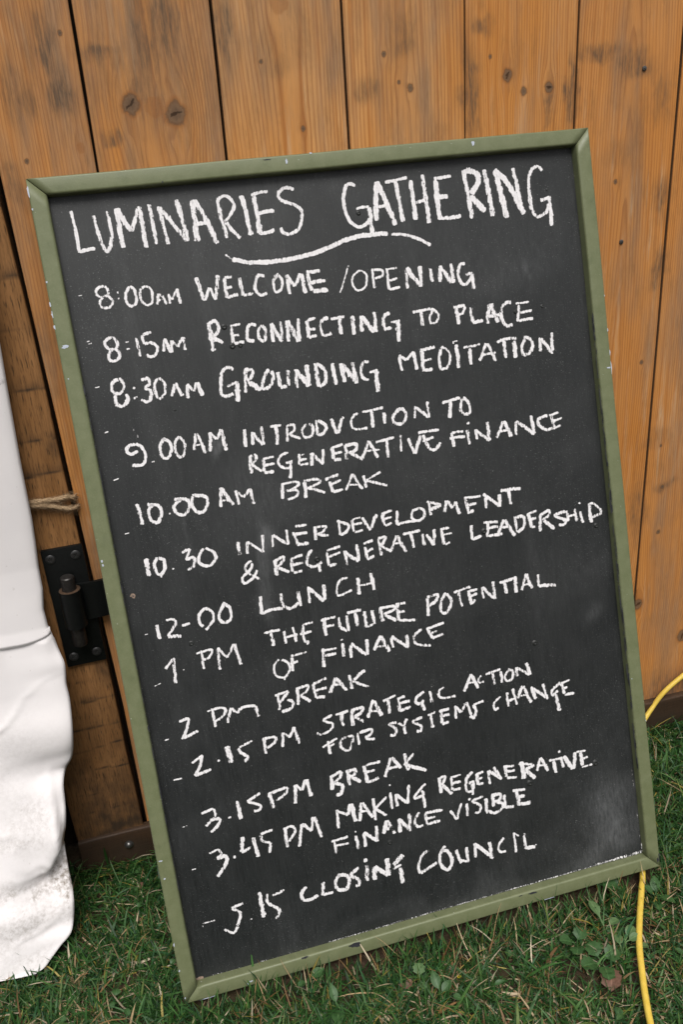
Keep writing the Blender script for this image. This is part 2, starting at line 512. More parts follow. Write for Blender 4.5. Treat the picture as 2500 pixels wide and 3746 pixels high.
for k in range(11):
    t = np.concatenate([[0, .0007, .0018, .0035], np.linspace(.006, .994, 72)[0:], [.0]])[:-1]
    fine = k < 7
    nx = 112 if fine else 24
    u = np.linspace(0, 1, nx)
    zs = ZS if fine else ZS[::6]
    x1 = edges[k + 1] - gapw[k + 1] / 2
    L = door_left(zs) if k == 0 else np.full(len(zs), edges[k] + gapw[k] / 2)
    # slightly wandering sawn edges
    wl = (vnoise(zs * 7, 0 * zs, 50 + k) - .5) * .0009; wr = (vnoise(zs * 7, 0 * zs, 80 + k) - .5) * .0009
    X = (L + wl)[:, None] * (1 - u) + (x1 + wr)[:, None] * u
    Z = np.repeat(zs[:, None], nx, 1)
    # pull the first / last columns to a 1.5 mm rounded arris
    wdt = (x1 - L)[:, None]
    X[:, 1] = X[:, 0] + .0006; X[:, 2] = X[:, 0] + .0018; X[:, -2] = X[:, -1] - .0006; X[:, -3] = X[:, -1] - .0018
    Y = np.full_like(X, rng.uniform(-.0006, .0008))
    cup = (u - .5) ** 2 * .0012
    Y += cup[None, :]
    Y[:, [0, -1]] += .0016; Y[:, [1, -2]] += .0005
    # growth rings bent round the knots
    xd = X.copy(); km = np.zeros_like(X); kr = np.zeros_like(X)
    for (kx, kz, r) in KNOTS:
        r = r * (.80 if r < .0095 else .95)
        if kx < edges[k + 1] - .16 or kx > edges[k + 1] + .01: continue
        dx, dz = X - kx, Z - kz
        xd -= dx * np.minimum(1.0, 1.5 * r * r / (dx ** 2 + (dz * .42) ** 2 + 1e-9)) * .95
        ang = vnoise(np.arctan2(dz, dx) * 2 + 9, 0 * dx + kx * 50, 5) * .35 + .8
        q = np.hypot(dx, dz * .85) / (r * ang)
        pale = (kx, kz) in PALE
        cr_a = kx * 300
        ck = np.exp(-((dx * math.sin(cr_a) - dz * math.cos(cr_a) + (vnoise(dx * 700, dz * 700, 8) - .5) * .003) / .0009) ** 2) * (q < .62) * (r > .005) * (not pale)
        km = np.maximum(km, np.minimum(np.clip(1.30 - q, 0, 1) * (.95 if r > .004 else 1.1) * .72, .17 if pale else 1) + ck * .5)
        kr += np.clip(1.6 - q, 0, 1) * .22
    pc, d0, ds = PITH[k]
    wob = (vnoise(X * 8, Z * 1.3, 20 + k) - .5) * .022 + (vnoise(X * 30, Z * 4, 30 + k) - .5) * .004
    dep = d0 + ds * (Z - .55) + (vnoise(Z * 2.1, 0 * Z, 60 + k) - .5) * .016
    ringv = np.sqrt((xd - pc + wob) ** 2 + dep ** 2) / (.0046 if k in (1, 2, 3) else .0036)
    st = np.zeros_like(X)
    wx = X + (fbm(X * 60, Z * 45, 11) - .5) * .022; wz = Z + (fbm(X * 60 + 40, Z * 45, 12) - .5) * .03
    for (sx, sz, rx, rz, a) in STAINS:
        st = np.maximum(st, a * np.exp(-(((wx - sx) / (rx * 1.35)) ** 2 + ((wz - sz) / (rz * 1.3)) ** 2) ** 1.5))
    st = np.maximum(st, np.clip((.10 - Z) / .1, 0, 1) * .55 * fbm(X * 20, Z * 30, 9))          # soil splash along the foot
    st = np.clip(st + kr * .35, 0, 1)
    n = X.size
    V = np.stack([X.ravel(), Y.ravel(), Z.ravel()], 1)
    tone = np.full(n, [.8, .65, .25, .3, .55, .95, 1.0, .5, .4, .6, .3][k])
    wea_ = [.95, 1.0, .70, .45, .40, .45, .25, .4, .5, .3, .5][k] * (.55 + .9 * fbm(X * 9, Z * 3, 90 + k))
    if k == 1: wea_ += .8 * np.exp(-((X - .112 - (Z - 1.1) * .03) / .016) ** 2) * np.clip((Z - 1.04) / .05, 0, 1)
    dm.add(V, grid_quads(len(zs), nx), weather=wea_.ravel(), ring=ringv.ravel(), knot=km.ravel(), stain=st.ravel(), tone=tone)
    # sides and ends back to 22 mm
    for col, side in ((0, 0), (nx - 1, 1)):
        P = np.stack([X[:, col], Y[:, col], Z[:, col]], 1); B = P.copy(); B[:, 1] = .022
        m_ = len(P); i = np.arange(m_ - 1)
        dm.add(np.vstack([P, B]), np.stack([i, i + 1, i + 1 + m_, i + m_], 1), weather=np.zeros(2 * m_), ring=np.zeros(2 * m_), knot=np.full(2 * m_, .5), stain=np.full(2 * m_, .5), tone=np.full(2 * m_, .5))
    for row in (0, len(zs) - 1):
        P = V.reshape(len(zs), nx, 3)[row]; B = P.copy(); B[:, 1] = .022
        i = np.arange(nx - 1)
        dm.add(np.vstack([P, B]), np.stack([i, i + 1, i + 1 + nx, i + nx], 1), weather=np.zeros(2 * nx), ring=np.zeros(2 * nx), knot=np.full(2 * nx, .5), stain=np.full(2 * nx, .5), tone=np.full(2 * nx, .5))
me = dm.mesh('plank_panel')
me.transform(Matrix.Translation((.05, 0, 0)))
obj('plank_panel', me, M_PINE, door, smooth=False)
bm = bmesh.new(); bm_box(bm, -.02 + .05, 1.62 + .05, .0225, .045, .02, 2.07)  # added dark sheet that closes the plank gaps and keeps them dark
obj('dark_gap_backing', bm, M_VOID, door)
def wood_screw(x, z, r):
    bm = bmesh.new()
    bm_lathe(bm, [(r, .0012), (r * .96, -.0008), (r * .5, -.0012), (0, -.0013)], (0, 0, 0), (0, 1, 0), 16)
    for a in (0, math.pi / 2):
        vs = bm_box(bm, -r * .6, r * .6, -.0016, -.0010, -r * .13, r * .13)
        bmesh.ops.rotate(bm, verts=vs, cent=(0, 0, 0), matrix=Matrix.Rotation(a + .4, 3, 'Y'))
    o = obj('screw', bm, M_BOLT, door); o.location = (x + .05, 0, z)
for x, z in ((.7671, 1.0876), (.7495, .8687)): wood_screw(x, z, .0032)
# strap of the hinge, fixed to the door, with its rolled knuckle
BX, BY, BR = -.0785, -.0285, .0148
SZ0, SZ1 = .4415, .4965
bm = bmesh.new()
prof = []
for a in np.linspace(rad(62), rad(62) - 2 * math.pi + rad(20), 36):          # rolled eye, outer wall
    prof.append((BX + BR * math.cos(a), BY + BR * math.sin(a)))
inner = []
for a in np.linspace(rad(62) - 2 * math.pi + rad(20), rad(62), 36):
    inner.append((BX + .0096 * math.cos(a), BY + .0096 * math.sin(a)))
lp = prof + inner
# eye ring
n = len(prof)
vt = [bm.verts.new((x + .05, y, SZ1)) for x, y in lp]; vb = [bm.verts.new((x + .05, y, SZ0)) for x, y in lp]
for i in range(2 * n):
    j = (i + 1) % (2 * n)
    f = bm.faces.new((vt[i], vt[j], vb[j], vb[i])); f.smooth = i not in (n - 1, 2 * n - 1)
for i in range(n - 1):
    a_, b_ = i, 2 * n - 1 - i
    bm.faces.new((vt[i], vt[i + 1], vt[2 * n - 2 - i], vt[2 * n - 1 - i])); bm.faces.new((vb[i], vb[i + 1], vb[2 * n - 2 - i], vb[2 * n - 1 - i]))
# flat bar: leaves the eye at its back right, joggles onto the boards
pts = [(-.074, -.0142), (-.062, -.0185), (-.050, -.0190), (-.034, -.0170), (-.016, -.0090), (.0, -.0064), (.30, -.0064)]
th = .0055
rows = []
for i, (x, y) in enumerate(pts):
    rows.append([bm.verts.new((x + .05, yy, zz)) for yy, zz in ((y, SZ0), (y, SZ1), (y + th, SZ1), (y + th, SZ0))])
for p, q in zip(rows, rows[1:]):
    for k in range(4): bm.faces.new((p[k], p[(k + 1) % 4], q[(k + 1) % 4], q[k]))
bm.faces.new(rows[0]); bm.faces.new(rows[-1])
obj('hinge_strap', bm, M_IRON, door)

# ================================================================== door post
post = empty('door_post', (-.1, -.006, 0))
tag(post, 'dark brown oak door post standing between the white canvas and the pine door', 'post')
def post_right(z): return np.interp(z, [.03, .05, .2, .36, .55, .65, .84, 1.0, 2.1], [-.047, -.047, -.049, -.0505, -.0545, -.0565, -.0595, -.0655, -.073])
def post_left(z): return np.interp(z, [.03, .05, .14, 1, 2.1], [-.1475, -.1478, -.150, -.165, -.180])
zs = np.concatenate([np.arange(.0535, 1.1, .003), np.linspace(1.12, 2.08, 40)])
nx = 44; u = np.linspace(0, 1, nx)
X = post_left(zs)[:, None] * (1 - u) + (post_right(zs) + (vnoise(zs * 16, 0 * zs, 5) - .5) * .0014)[:, None] * u
X[:, 1] = X[:, 0] + .0008; X[:, -2] = X[:, -1] - .0008; X[:, -3] = X[:, -1] - .002
Z = np.repeat(zs[:, None], nx, 1)
Y = (fbm(X * 30, Z * 6, 2) - .5) * .0012
Y[:, [0, -1]] += .002; Y[:, [1, -2]] += .0006
st = np.zeros_like(X)
SAW = [(.985, .9), (.905, .9), (.842, .5), (.768, .75), (.702, .8), (.655, .9), (.300, .8), (.254, .85), (.217, .7), (.178, .8), (.135, .5), (.10, .7), (.335, .4)]
for i, (sz, a) in enumerate(SAW):                                # saw marks across the face
    line = sz + (X + .1) * rng.uniform(-.08, .08) + (vnoise(X * 60, 0 * X, i) - .5) * .003
    L0, L1 = (-.2, .2) if i % 3 else (-.10, .2)
    band = np.exp(-((Z - line) / .0016) ** 2) + .45 * np.exp(-np.abs(Z - line - .004) / .006) * (Z > line)
    st = np.maximum(st, a * band * (.35 + vnoise(X * 70 + i, Z * 20, i + 3)) * 1.3 * ((X > L0) & (X < L1)))
st = np.maximum(st, np.clip((.36 - Z) / .36, 0, .85) * (.45 + fbm(X * 25, Z * 14, 8)))        # damp, dirty foot
st = np.maximum(st, .8 * np.exp(-(((X + .058) / .012) ** 2 + ((Z - .345) / .022) ** 2)))
st = np.maximum(st, .7 * np.exp(-(((X + .062) / .012) ** 2 + ((Z - .69) / .014) ** 2)))
pm = MB()
pm.add(np.stack([X.ravel() + .1, Y.ravel(), Z.ravel()], 1), grid_quads(len(zs), nx), stain=np.clip(st.ravel(), 0, 1))
for col in (0, nx - 1):
    P = np.stack([X[:, col] + .1, Y[:, col], Z[:, col]], 1); B = P.copy(); B[:, 1] = .055
    i = np.arange(len(P) - 1); m_ = len(P)
    pm.add(np.vstack([P, B]), np.stack([i, i + 1, i + 1 + m_, i + m_], 1), stain=np.full(2 * m_, .5))
for row in (0, len(zs) - 1):
    P = np.stack([X[row] + .1, Y[row], Z[row]], 1); B = P.copy(); B[:, 1] = .055
    i = np.arange(nx - 1)
    pm.add(np.vstack([P, B]), np.stack([i, i + 1, i + 1 + nx, i + nx], 1), stain=np.full(2 * nx, .8))
obj('post_board', pm.mesh('post_board'), M_POST, post)
bm = bmesh.new(); bm_box(bm, -.75, .068, .056, .075, .0, 2.08); obj('dark_void_sheet', bm, M_VOID, post)  # added dark sheet, stands in for the shaded void behind post and canvas
# hinge plate, four screws, pin
bm = bmesh.new()
vs = bm_box(bm, -.0275, .0265, -.0062, -.0005, -.0915, .0915, .0008, 2)
bmesh.ops.transform(bm, verts=bm.verts[:], matrix=Matrix.Shear('XZ', 4, (0, 0)) if False else Matrix.Rotation(rad(-.7), 4, 'Y'))
plate = obj('hinge_plate', bm, M_IRON, post)
plate.location = (-.0778 + .1, 0, .4600)
def hinge_screw(x, z, rot):
    bm = bmesh.new()
    r = .0066
    bm_lathe(bm, [(r, 0), (r, -.0009), (r * .86, -.0016), (r * .55, -.0019)], (0, 0, 0), (0, 1, 0), 24)
    bm_lathe(bm, [(r * .56, -.0019), (r * .5, -.0008), (0, -.0008)], (0, 0, 0), (0, 1, 0), 24)
    for q in range(4):                                   # four lands round the cross recess
        a0 = rot + q * math.pi / 2
        pl = [(r * .12, r * .12), (r * .52, r * .12), (r * .40, r * .40), (r * .12, r * .52)]
        top = []; bot = []
        for px_, pz_ in pl:
            xx = px_ * math.cos(a0) - pz_ * math.sin(a0); zz = px_ * math.sin(a0) + pz_ * math.cos(a0)
            top.append(bm.verts.new((xx, -.0020, zz))); bot.append(bm.verts.new((xx, -.0006, zz)))
        bm.faces.new(top)
        for k in range(4): bm.faces.new((top[k], top[(k + 1) % 4], bot[(k + 1) % 4], bot[k]))
    o = obj('screw', bm, M_SCREW, plate)
    o.location = (x + .1 - plate.location.x, -.0060, z - plate.location.z)
for (x, z, a) in ((-.0957, .5375, .3), (-.0628, .5385, .9), (-.0932, .3835, .6), (-.0615, .3850, 1.2)): hinge_screw(x, z, a)
bm = bmesh.new()
bm_lathe(bm, [(0, .5165), (.0078, .5165), (.0092, .5150), (.0094, .497), (.0094, .440)], (BX + .1, BY + .006, 0), (0, 0, 1), 32)
bm_lathe(bm, [(.0096, .4410), (.0096, .4130), (.0084, .4105), (0, .4105)], (BX + .1, BY + .006, 0), (0, 0, 1), 32)
bm_lathe(bm, [(.0140, .4966), (.0097, .4972)], (BX + .1, BY + .006, 0), (0, 0, 1), 32, 1)
bm_box(bm, BX + .1 - .006, BX + .1 + .006, BY + .010, -.006, .412, .4405)
obj('hinge_pin', bm, [M_PINM, M_RUST], post)

# ================================================================== sill timber
sill = empty('sill_timber', (-.1, 0, 0))
tag(sill, 'dark timber sill along the grass under the post and door, with one round bolt', 'timber beam')
xs = np.arange(-.147, 1.62, .006)
pr = [(.0, .0530), (-.0105, .0532), (-.0122, .0520), (-.0128, .0500), (-.0125, .04), (-.0125, .03), (-.0125, .02), (-.0125, .01), (-.0125, 0), (-.0125, -.02)]
X = np.repeat(xs[:, None], len(pr), 1)
Yp = np.repeat(np.array([p[0] for p in pr])[None], len(xs), 0) + (fbm(X * 25, np.arange(len(pr))[None] * 1.3, 4) - .5) * .002
Zp = np.repeat(np.array([p[1] for p in pr])[None], len(xs), 0) + (vnoise(X * 18, 0 * X, 6) - .5) * .0012
stn = np.clip(.55 + (.03 - Zp) * 14 + (fbm(X * 14, Zp * 40, 7) - .5) * 1.1, 0, 1)
sm = MB()
sm.add(np.stack([X.ravel() + .1, Yp.ravel(), Zp.ravel()], 1), grid_quads(len(xs), len(pr)), stain=stn.ravel())
for row in (0, len(xs) - 1):
    P = np.stack([X[row] + .1, Yp[row], Zp[row]], 1); B = P.copy(); B[:, 1] = .05
    i = np.arange(len(pr) - 1)
    sm.add(np.vstack([P, B]), np.stack([i, i + 1, i + 1 + len(pr), i + len(pr)], 1), stain=np.full(2 * len(pr), .9))
obj('beam', sm.mesh('beam'), M_SILL, sill)
bm = bmesh.new()
bm_lathe(bm, [(.0070, .001), (.0070, -.0006), (.0058, -.0008), (.0056, -.0022), (.0040, -.0044), (.0018, -.0054), (0, -.0056)], (-.0731 + .1, -.0128, .0280), (0, 1, 0), 24)
obj('bolt', bm, M_BOLT, sill)

# ================================================================== white canvas
canvas = empty('canvas_sheet', (-.35, -.05, 0))
tag(canvas, 'white tent canvas hanging beside the dark post, its dirty folded foot flaring onto the grass', 'canvas')
EDGE = np.array([(-.050, -.030, 2.05), (-.075, -.030, 1.40), (-.0973, -.03, .8269), (-.1001, -.03, .7687), (-.1037, -.03, .6808), (-.1054, -.03, .606), (-.1076, -.03, .572), (-.1106, -.03, .5382), (-.1113, -.032, .5066),
  (-.1156, -.034, .4781), (-.1150, -.036, .4533), (-.1109, -.040, .4369), (-.1075, -.044, .4189), (-.1029, -.050, .4004), (-.1040, -.052, .385), (-.1059, -.056, .3702), (-.1054, -.062, .3452), (-.1092, -.072, .305),
  (-.1170, -.082, .2650), (-.1294, -.080, .244), (-.1355, -.085, .2291), (-.1372, -.092, .2092), (-.1387, -.100, .1949), (-.1426, -.107, .1756), (-.1497, -.108, .1533), (-.1512, -.110, .120), (-.1510, -.120, .095),
  (-.1498, -.134, .0740), (-.1542, -.150, .0501), (-.1598, -.165, .0385), (-.1747, -.172, .0282), (-.1907, -.180, .0166), (-.2010, -.185, .0095), (-.2124, -.190, .0080)])
def sheet(edge, zlo_fn, flare):
    """grid running left from the free edge"""
    E = catmull(edge, .0035)
    s = np.concatenate([np.linspace(0, .03, 9), np.linspace(.034, .30, 56), np.linspace(.32, .62, 12)])
    P = E[:, None, :] + np.zeros((1, len(s), 1))
    P[..., 0] -= s[None]
    return E, s, P
def folds(P):
    x, y, z = P[..., 0], P[..., 1], P[..., 2]
    d = np.zeros_like(x)
    up = np.clip((z - .43) / .2, 0, 1)
    d += np.sin(x * 20 + z * 2.2) * .003 * np.clip(1 - z * .5, .3, 1)
    d += (fbm(x * 8, z * 5, 31, 2) - .5) * .010 * (1 - .7 * up)
    # dent pulled in toward the pinch at mid height
    d += .012 * np.exp(-((z - .262 - (x + .118) * .10) / .020) ** 2) * np.clip((x + .235) / .08, 0, 1)
    d -= .005 * np.exp(-((z - .315) / .026) ** 2) * np.clip((x + .26) / .08, 0, 1)
    d += .007 * np.exp(-((z - .240) / .012) ** 2) * np.clip((x + .19) / .06, 0, 1)
    # fold near the foot: a crease running down from the edge, a ridge below it
    wob = (fbm(x * 30, 0 * x, 33) - .5) * .010
    zc = z - np.interp(x, [-.45, -.24, -.195, -.176, -.150], [.128, .112, .106, .114, .152]) + wob
    p1 = np.interp(zc, [-.05, -.022, -.008, .002, .010, .028, .065, .11], [0, .007, .015, -.004, -.022, -.021, -.009, 0])
    d += p1 * np.interp(x, [-.36, -.25, -.195, -.172, -.154, -.146], [0, .04, .32, .9, 1, 0])
    rz = np.interp(x, [-.40, -.15], [.090, .071])
    d -= .008 * np.exp(-((z - rz + wob * .5) / np.where(z > rz, .011, .020)) ** 2)
    d += .006 * np.exp(-(((x + .19) / .018) ** 2)) * np.exp(-((z - .115) / .03) ** 2)
    cf = fbm(x * 7 + z * 3, z * 8 - x * 4, 37, 3)
    d -= .0032 * np.exp(-np.abs(cf - .5) / .014) * np.clip((.40 - z) / .05, 0, 1) * (.3 + vnoise(x * 9, z * 9, 38))
    # puckers just under the hem
    pk = np.exp(-np.clip(.432 - z, 0, 1) / .03) * (z < .434)
    d += pk * np.sin(x * 150 + np.sin(x * 61) * 2) * .0022
    return d
def dirt_of(P):
    x, z = P[..., 0], P[..., 2]
    wx = x + (fbm(x * 40, z * 40, 41) - .5) * .05; wz = z + (fbm(x * 40 + 9, z * 40, 42) - .5) * .04
    D = np.zeros_like(x)
    for (cx, cz, rx, rz, a) in [(-.160, .100, .014, .026, 1.0), (-.172, .090, .022, .009, .8), (-.215, .098, .04, .006, .5), (-.26, .106, .05, .010, .5), (-.152, .085, .006, .020, 1.0), (-.18, .20, .03, .03, .30), (-.20, .17, .03, .02, .35),
                                (-.165, .06, .03, .012, .35), (-.215, .065, .05, .016, .42), (-.26, .05, .04, .03, .2), (-.19, .30, .05, .04, .12), (-.15, .115, .012, .018, .7), (-.24, .24, .05, .03, .15), (-.21, .015, .04, .008, .3)]:
        D = np.maximum(D, a * np.exp(-((wx - cx) / rx) ** 2 - ((wz - cz) / rz) ** 2))
    D += np.clip((.40 - z) / .4, 0, 1) * .10 * fbm(x * 18, z * 18, 44)
    return np.clip(D, 0, 1)
def hem_z(x): return .4335 + (x + .11) * .02 + np.clip((x + .155) / .045, 0, 1) ** 2 * .010 - .004 * np.sin((x + .11) * 20)
# upper wall panel, hanging over the skirt
E, s, P = sheet(EDGE[:13], None, 0)
keep = np.linspace(0, 1, 150)
k = np.linspace(0, len(E) - 1, 240)
Z0 = P[..., 2].copy()
hz = hem_z(P[0, :, 0] * 0 + (EDGE[11, 0] - s))
t = (Z0 - EDGE[12, 2]) / (EDGE[0, 2] - EDGE[12, 2])
P[..., 2] = hz[None, :] + t * (EDGE[0, 2] - hz[None, :])
P[..., 0] = np.interp(-P[:, 0, 2], -EDGE[:, 2], EDGE[:, 0])[:, None] - s[None]
P[..., 1] = np.interp(-P[..., 2], -EDGE[:, 2], EDGE[:, 1]) - .0018 + folds(P) * (1 - .0 * P[..., 2])
cr = np.exp(-s / .004)[None, :]; P[..., 1] += cr * .004                                     # edge rolls back
O = np.array([-.35, -.05, 0])
me = np_mesh('wall_panel', (P - O).reshape(-1, 3), grid_quads(P.shape[0], P.shape[1]), attrs={'dirt': dirt_of(P).ravel() * .5})
o = obj('wall_panel', me, M_CANVAS, canvas, smooth=True)
md = o.modifiers.new('thickness', 'SOLIDIFY'); md.thickness = .0012; md.offset = 1
hemP = P[-1]
# stitched hem band
hb = MB()
band = []
for dz, dy in ((-.0006, -.0006), (.0004, -.0009), (.0085, -.0009), (.0092, -.0006)):
    q = hemP.copy(); q[:, 2] += dz
    q[:, 1] = np.interp(-q[:, 2], -EDGE[:, 2], EDGE[:, 1]) - .0018 + folds(q) + cr[0] * .004 + dy
    band.append(q)
band = np.array(band)
hb.add((band - O).reshape(-1, 3), grid_quads(4, len(s)), dirt=np.full(4 * len(s), .10))
o = obj('hem', hb.mesh('hem'), M_CANVAS, canvas, smooth=True)
stb = MB()
xs_ = np.interp(np.arange(0, .30, .0042), s, np.arange(len(s)))
for a in xs_:
    i0 = int(a); f = a - i0
    if i0 + 1 >= len(s): break
    p = band[2, i0] * (1 - f) + band[2, i0 + 1] * f
    q = p + np.array([-.0024, 0, (hem_z(p[0] - .0024) - hem_z(p[0]))])
    V_, Q_, _, _ = tube_arrays(np.array([p, (p + q) / 2, q]) + np.array([0, -.0003, -.0012]) - O, .00035, 5)
    stb.add(V_, Q_)
o = obj('stitching', stb.mesh('stitching'), M_STITCH, canvas)
# skirt below
E, s, P = sheet(EDGE[10:], None, 1)
zl = np.clip((.06 - P[..., 2]) / .06, 0, 1)
zz_ = np.array([-.02, .0, .03, .08, .14, .20, .28, .36, .43, .5]); yy_ = np.array([-.197, -.190, -.176, -.150, -.122, -.098, -.072, -.053, -.040, -.034])
wt_ = np.clip((s - .004) / .075, 0, 1)[None]; wt_ = wt_ * wt_ * (3 - 2 * wt_)
P[..., 1] = P[..., 1] * (1 - wt_) + np.interp(P[..., 2], zz_, yy_) * wt_
P[..., 1] += folds(P) * np.clip((P[..., 2] - .004) / .05, .15, 1)
P[..., 2] = np.maximum(P[..., 2] + zl * (vnoise(P[..., 0] * 14, 0 * P[..., 0], 3) - .5) * .006, .004)
cr = np.exp(-s / .004)[None, :] * np.clip((P[..., 2] - .02) / .05, 0, 1)
P[..., 1] += cr * .004
me = np_mesh('skirt', (P - O).reshape(-1, 3), grid_quads(P.shape[0], P.shape[1]), attrs={'dirt': dirt_of(P).ravel()})
o = obj('skirt', me, M_CANVAS, canvas, smooth=True)
md = o.modifiers.new('thickness', 'SOLIDIFY'); md.thickness = .0012; md.offset = 1
# a dry grass stem stuck on the canvas
V_, Q_, _, _ = tube_arrays(np.array([[-.150, -.0625, .3395], [-.1512, -.0635, .333], [-.153, -.0645, .327]]) + np.array([0, -.004, 0]), [.0006, .0009, .0006], 6)
st_o = obj('grass_stem', np_mesh('grass_stem', V_, Q_), M_STEM)
tag(st_o, 'tiny dry grass stem stuck to the white canvas skirt below its hem', 'stem')

# ================================================================== rope
rb = MB()
def strand_rope(path, R=.00155, r=.0016, turns_per_m=50, ph=0):
    Pp = catmull(np.array(path), .0016)
    L = np.concatenate([[0], np.cumsum(np.linalg.norm(np.diff(Pp, axis=0), axis=1))])
    _, _, N, B = tube_arrays(Pp, .001, 4)
    for k in range(3):
        a = L * turns_per_m * 2 * np.pi + ph + k * 2.094
        C_ = Pp + (N * np.cos(a)[:, None] + B * np.sin(a)[:, None]) * R
        V_, Q_, _, _ = tube_arrays(C_, r * (.9 + .2 * vnoise(L * 400, 0 * L, k)), 7)
        rb.add(V_, Q_)
    for i in range(int(L[-1] * 8000)):                     # loose fibres
        j = rng.integers(2, len(Pp) - 2); a = rng.uniform(0, 6.28)
        d = N[j] * math.cos(a) + B[j] * math.sin(a); t_ = Pp[j + 1] - Pp[j - 1]; t_ /= np.linalg.norm(t_)
        ln = rng.uniform(.003, .010) * (1 if rng.random() < .8 else 1.8)
        p0 = Pp[j] + d * .0026; p2 = p0 + d * ln * rng.uniform(.15, .5) + t_ * ln * rng.choice([-1, 1]); p1 = (p0 + p2) / 2 + d * ln * .15
        w = np.cross(d, t_) * .00016
        rb.add([p0 - w, p0 + w, p1 + w, p1 - w, p2], [[0, 1, 2, 3]], [[3, 2, 4]])
strand_rope([(-.24, -.018, .6235), (-.16, -.0165, .6255), (-.105, -.0145, .6235), (-.075, -.0110, .6205), (-.0590, -.0106, .6215), (-.0500, -.0035, .6170), (-.0500, .020, .613)])
strand_rope([(-.24, -.018, .6185), (-.16, -.0165, .6215), (-.105, -.0155, .6185), (-.080, -.0115, .6120), (-.0590, -.0108, .6050), (-.0490, -.0032, .6035), (-.0490, .020, .602)], ph=1)
ro = obj('rope', rb.mesh('rope'), M_ROPE, smooth=True)
tag(ro, 'frayed tan jute rope looped round the dark post above the black hinge', 'rope')

# ================================================================== chalkboard
BU = Vector((0.99972285, -0.01690029, 0.01638907)); BV = Vector((-0.01118227, 0.27172349, 0.9623104)); BN = BU.cross(BV)
BW, BH, FW, REC = .70, 1.0392, .0196, .014
board = empty('chalkboard')
board.matrix_world = Matrix(((BU.x, BV.x, BN.x, -.02047611), (BU.y, BV.y, BN.y, -.30601292), (BU.z, BV.z, BN.z, .0104165), (0, 0, 0, 1)))
tag(board, 'tall green framed chalkboard with a handwritten day schedule, leaning on the plank door', 'chalkboard')
# rails: profile across the width (s from outside, depth below the front face)
def arc(cx, cy, r, a0, a1, n=5): return [(cx + r * math.cos(a), cy + r * math.sin(a)) for a in np.linspace(a0, a1, n)]
PROF = [(0, -.022)] + arc(.0022, -.0022, .0022, math.pi, math.pi / 2) + arc(FW - .0032, -.0032, .0032, math.pi / 2, 0, 6) + [(FW + .0003, -REC - .003), (FW + .0003, -.022)]
CHIPS = [(-1, 10251, 21, 88), (12, 10053, 13, 18), (7, 8995, 17, 40), (8, 8884, 17, 53), (8, 8738, 17, 44), (81, 8503, 55, 26), (14, 9247, 13, 18), (47, 8138, 13, 13), (31, 5956, 17, 26), (34, 5905, 17, 26),
         (44, 2033, 40, 12), (52, 1784, 18, 18), (12, 869, 11, 40), (15, 492, 15, 22), (24, 95, 12, 20), (2993, 10315, 17, 44), (3300, 10382, 25, 16), (5386, 10320, 30, 40), (6989, 7806, 11, 35), (6988, 7500, 12, 62),
         (6987, 7300, 13, 110), (6950, 7306, 42, 16), (6989, 8255, 10, 18), (6831, 2939, 11, 11), (6987, 2275, 11, 26), (313, 9, 150, 8), (854, 40, 25, 22), (888, 66, 34, 16), (5212, 9, 150, 8)]
DARK = [(2340, 150, 118, 42), (1638, 178, 80, 18), (4966, 162, 95, 20), (4780, 172, 40, 10), (6985, 150, 10, 90), (6960, 110, 20, 50), (2760, 10355, 60, 8), (1500, 10215, 14, 14)]
def rail_of(x, y):
    if y > BH - FW * 1.05 and FW * .5 < x < BW - FW * .5: return 'top'
    if y < FW * 1.05 and FW * .2 < x < BW - FW * .5: return 'bottom'
    return 'left' if x < BW / 2 else 'right'
def blob(bm, cx, cy, rx, ry, z, mat, seed, n=14):
    r_ = random.Random(seed)
    vs = []
    for k in range(n):
        a = 2 * math.pi * k / n; q = r_.uniform(.55, 1.15)
        vs.append(bm.verts.new((cx + rx * q * math.cos(a), cy + ry * q * math.sin(a), z)))
    f = bm.faces.new(vs); f.material_index = mat
CORN = {'tl': .0007, 'tr': .00022, 'bl': .00012, 'br': .0003}
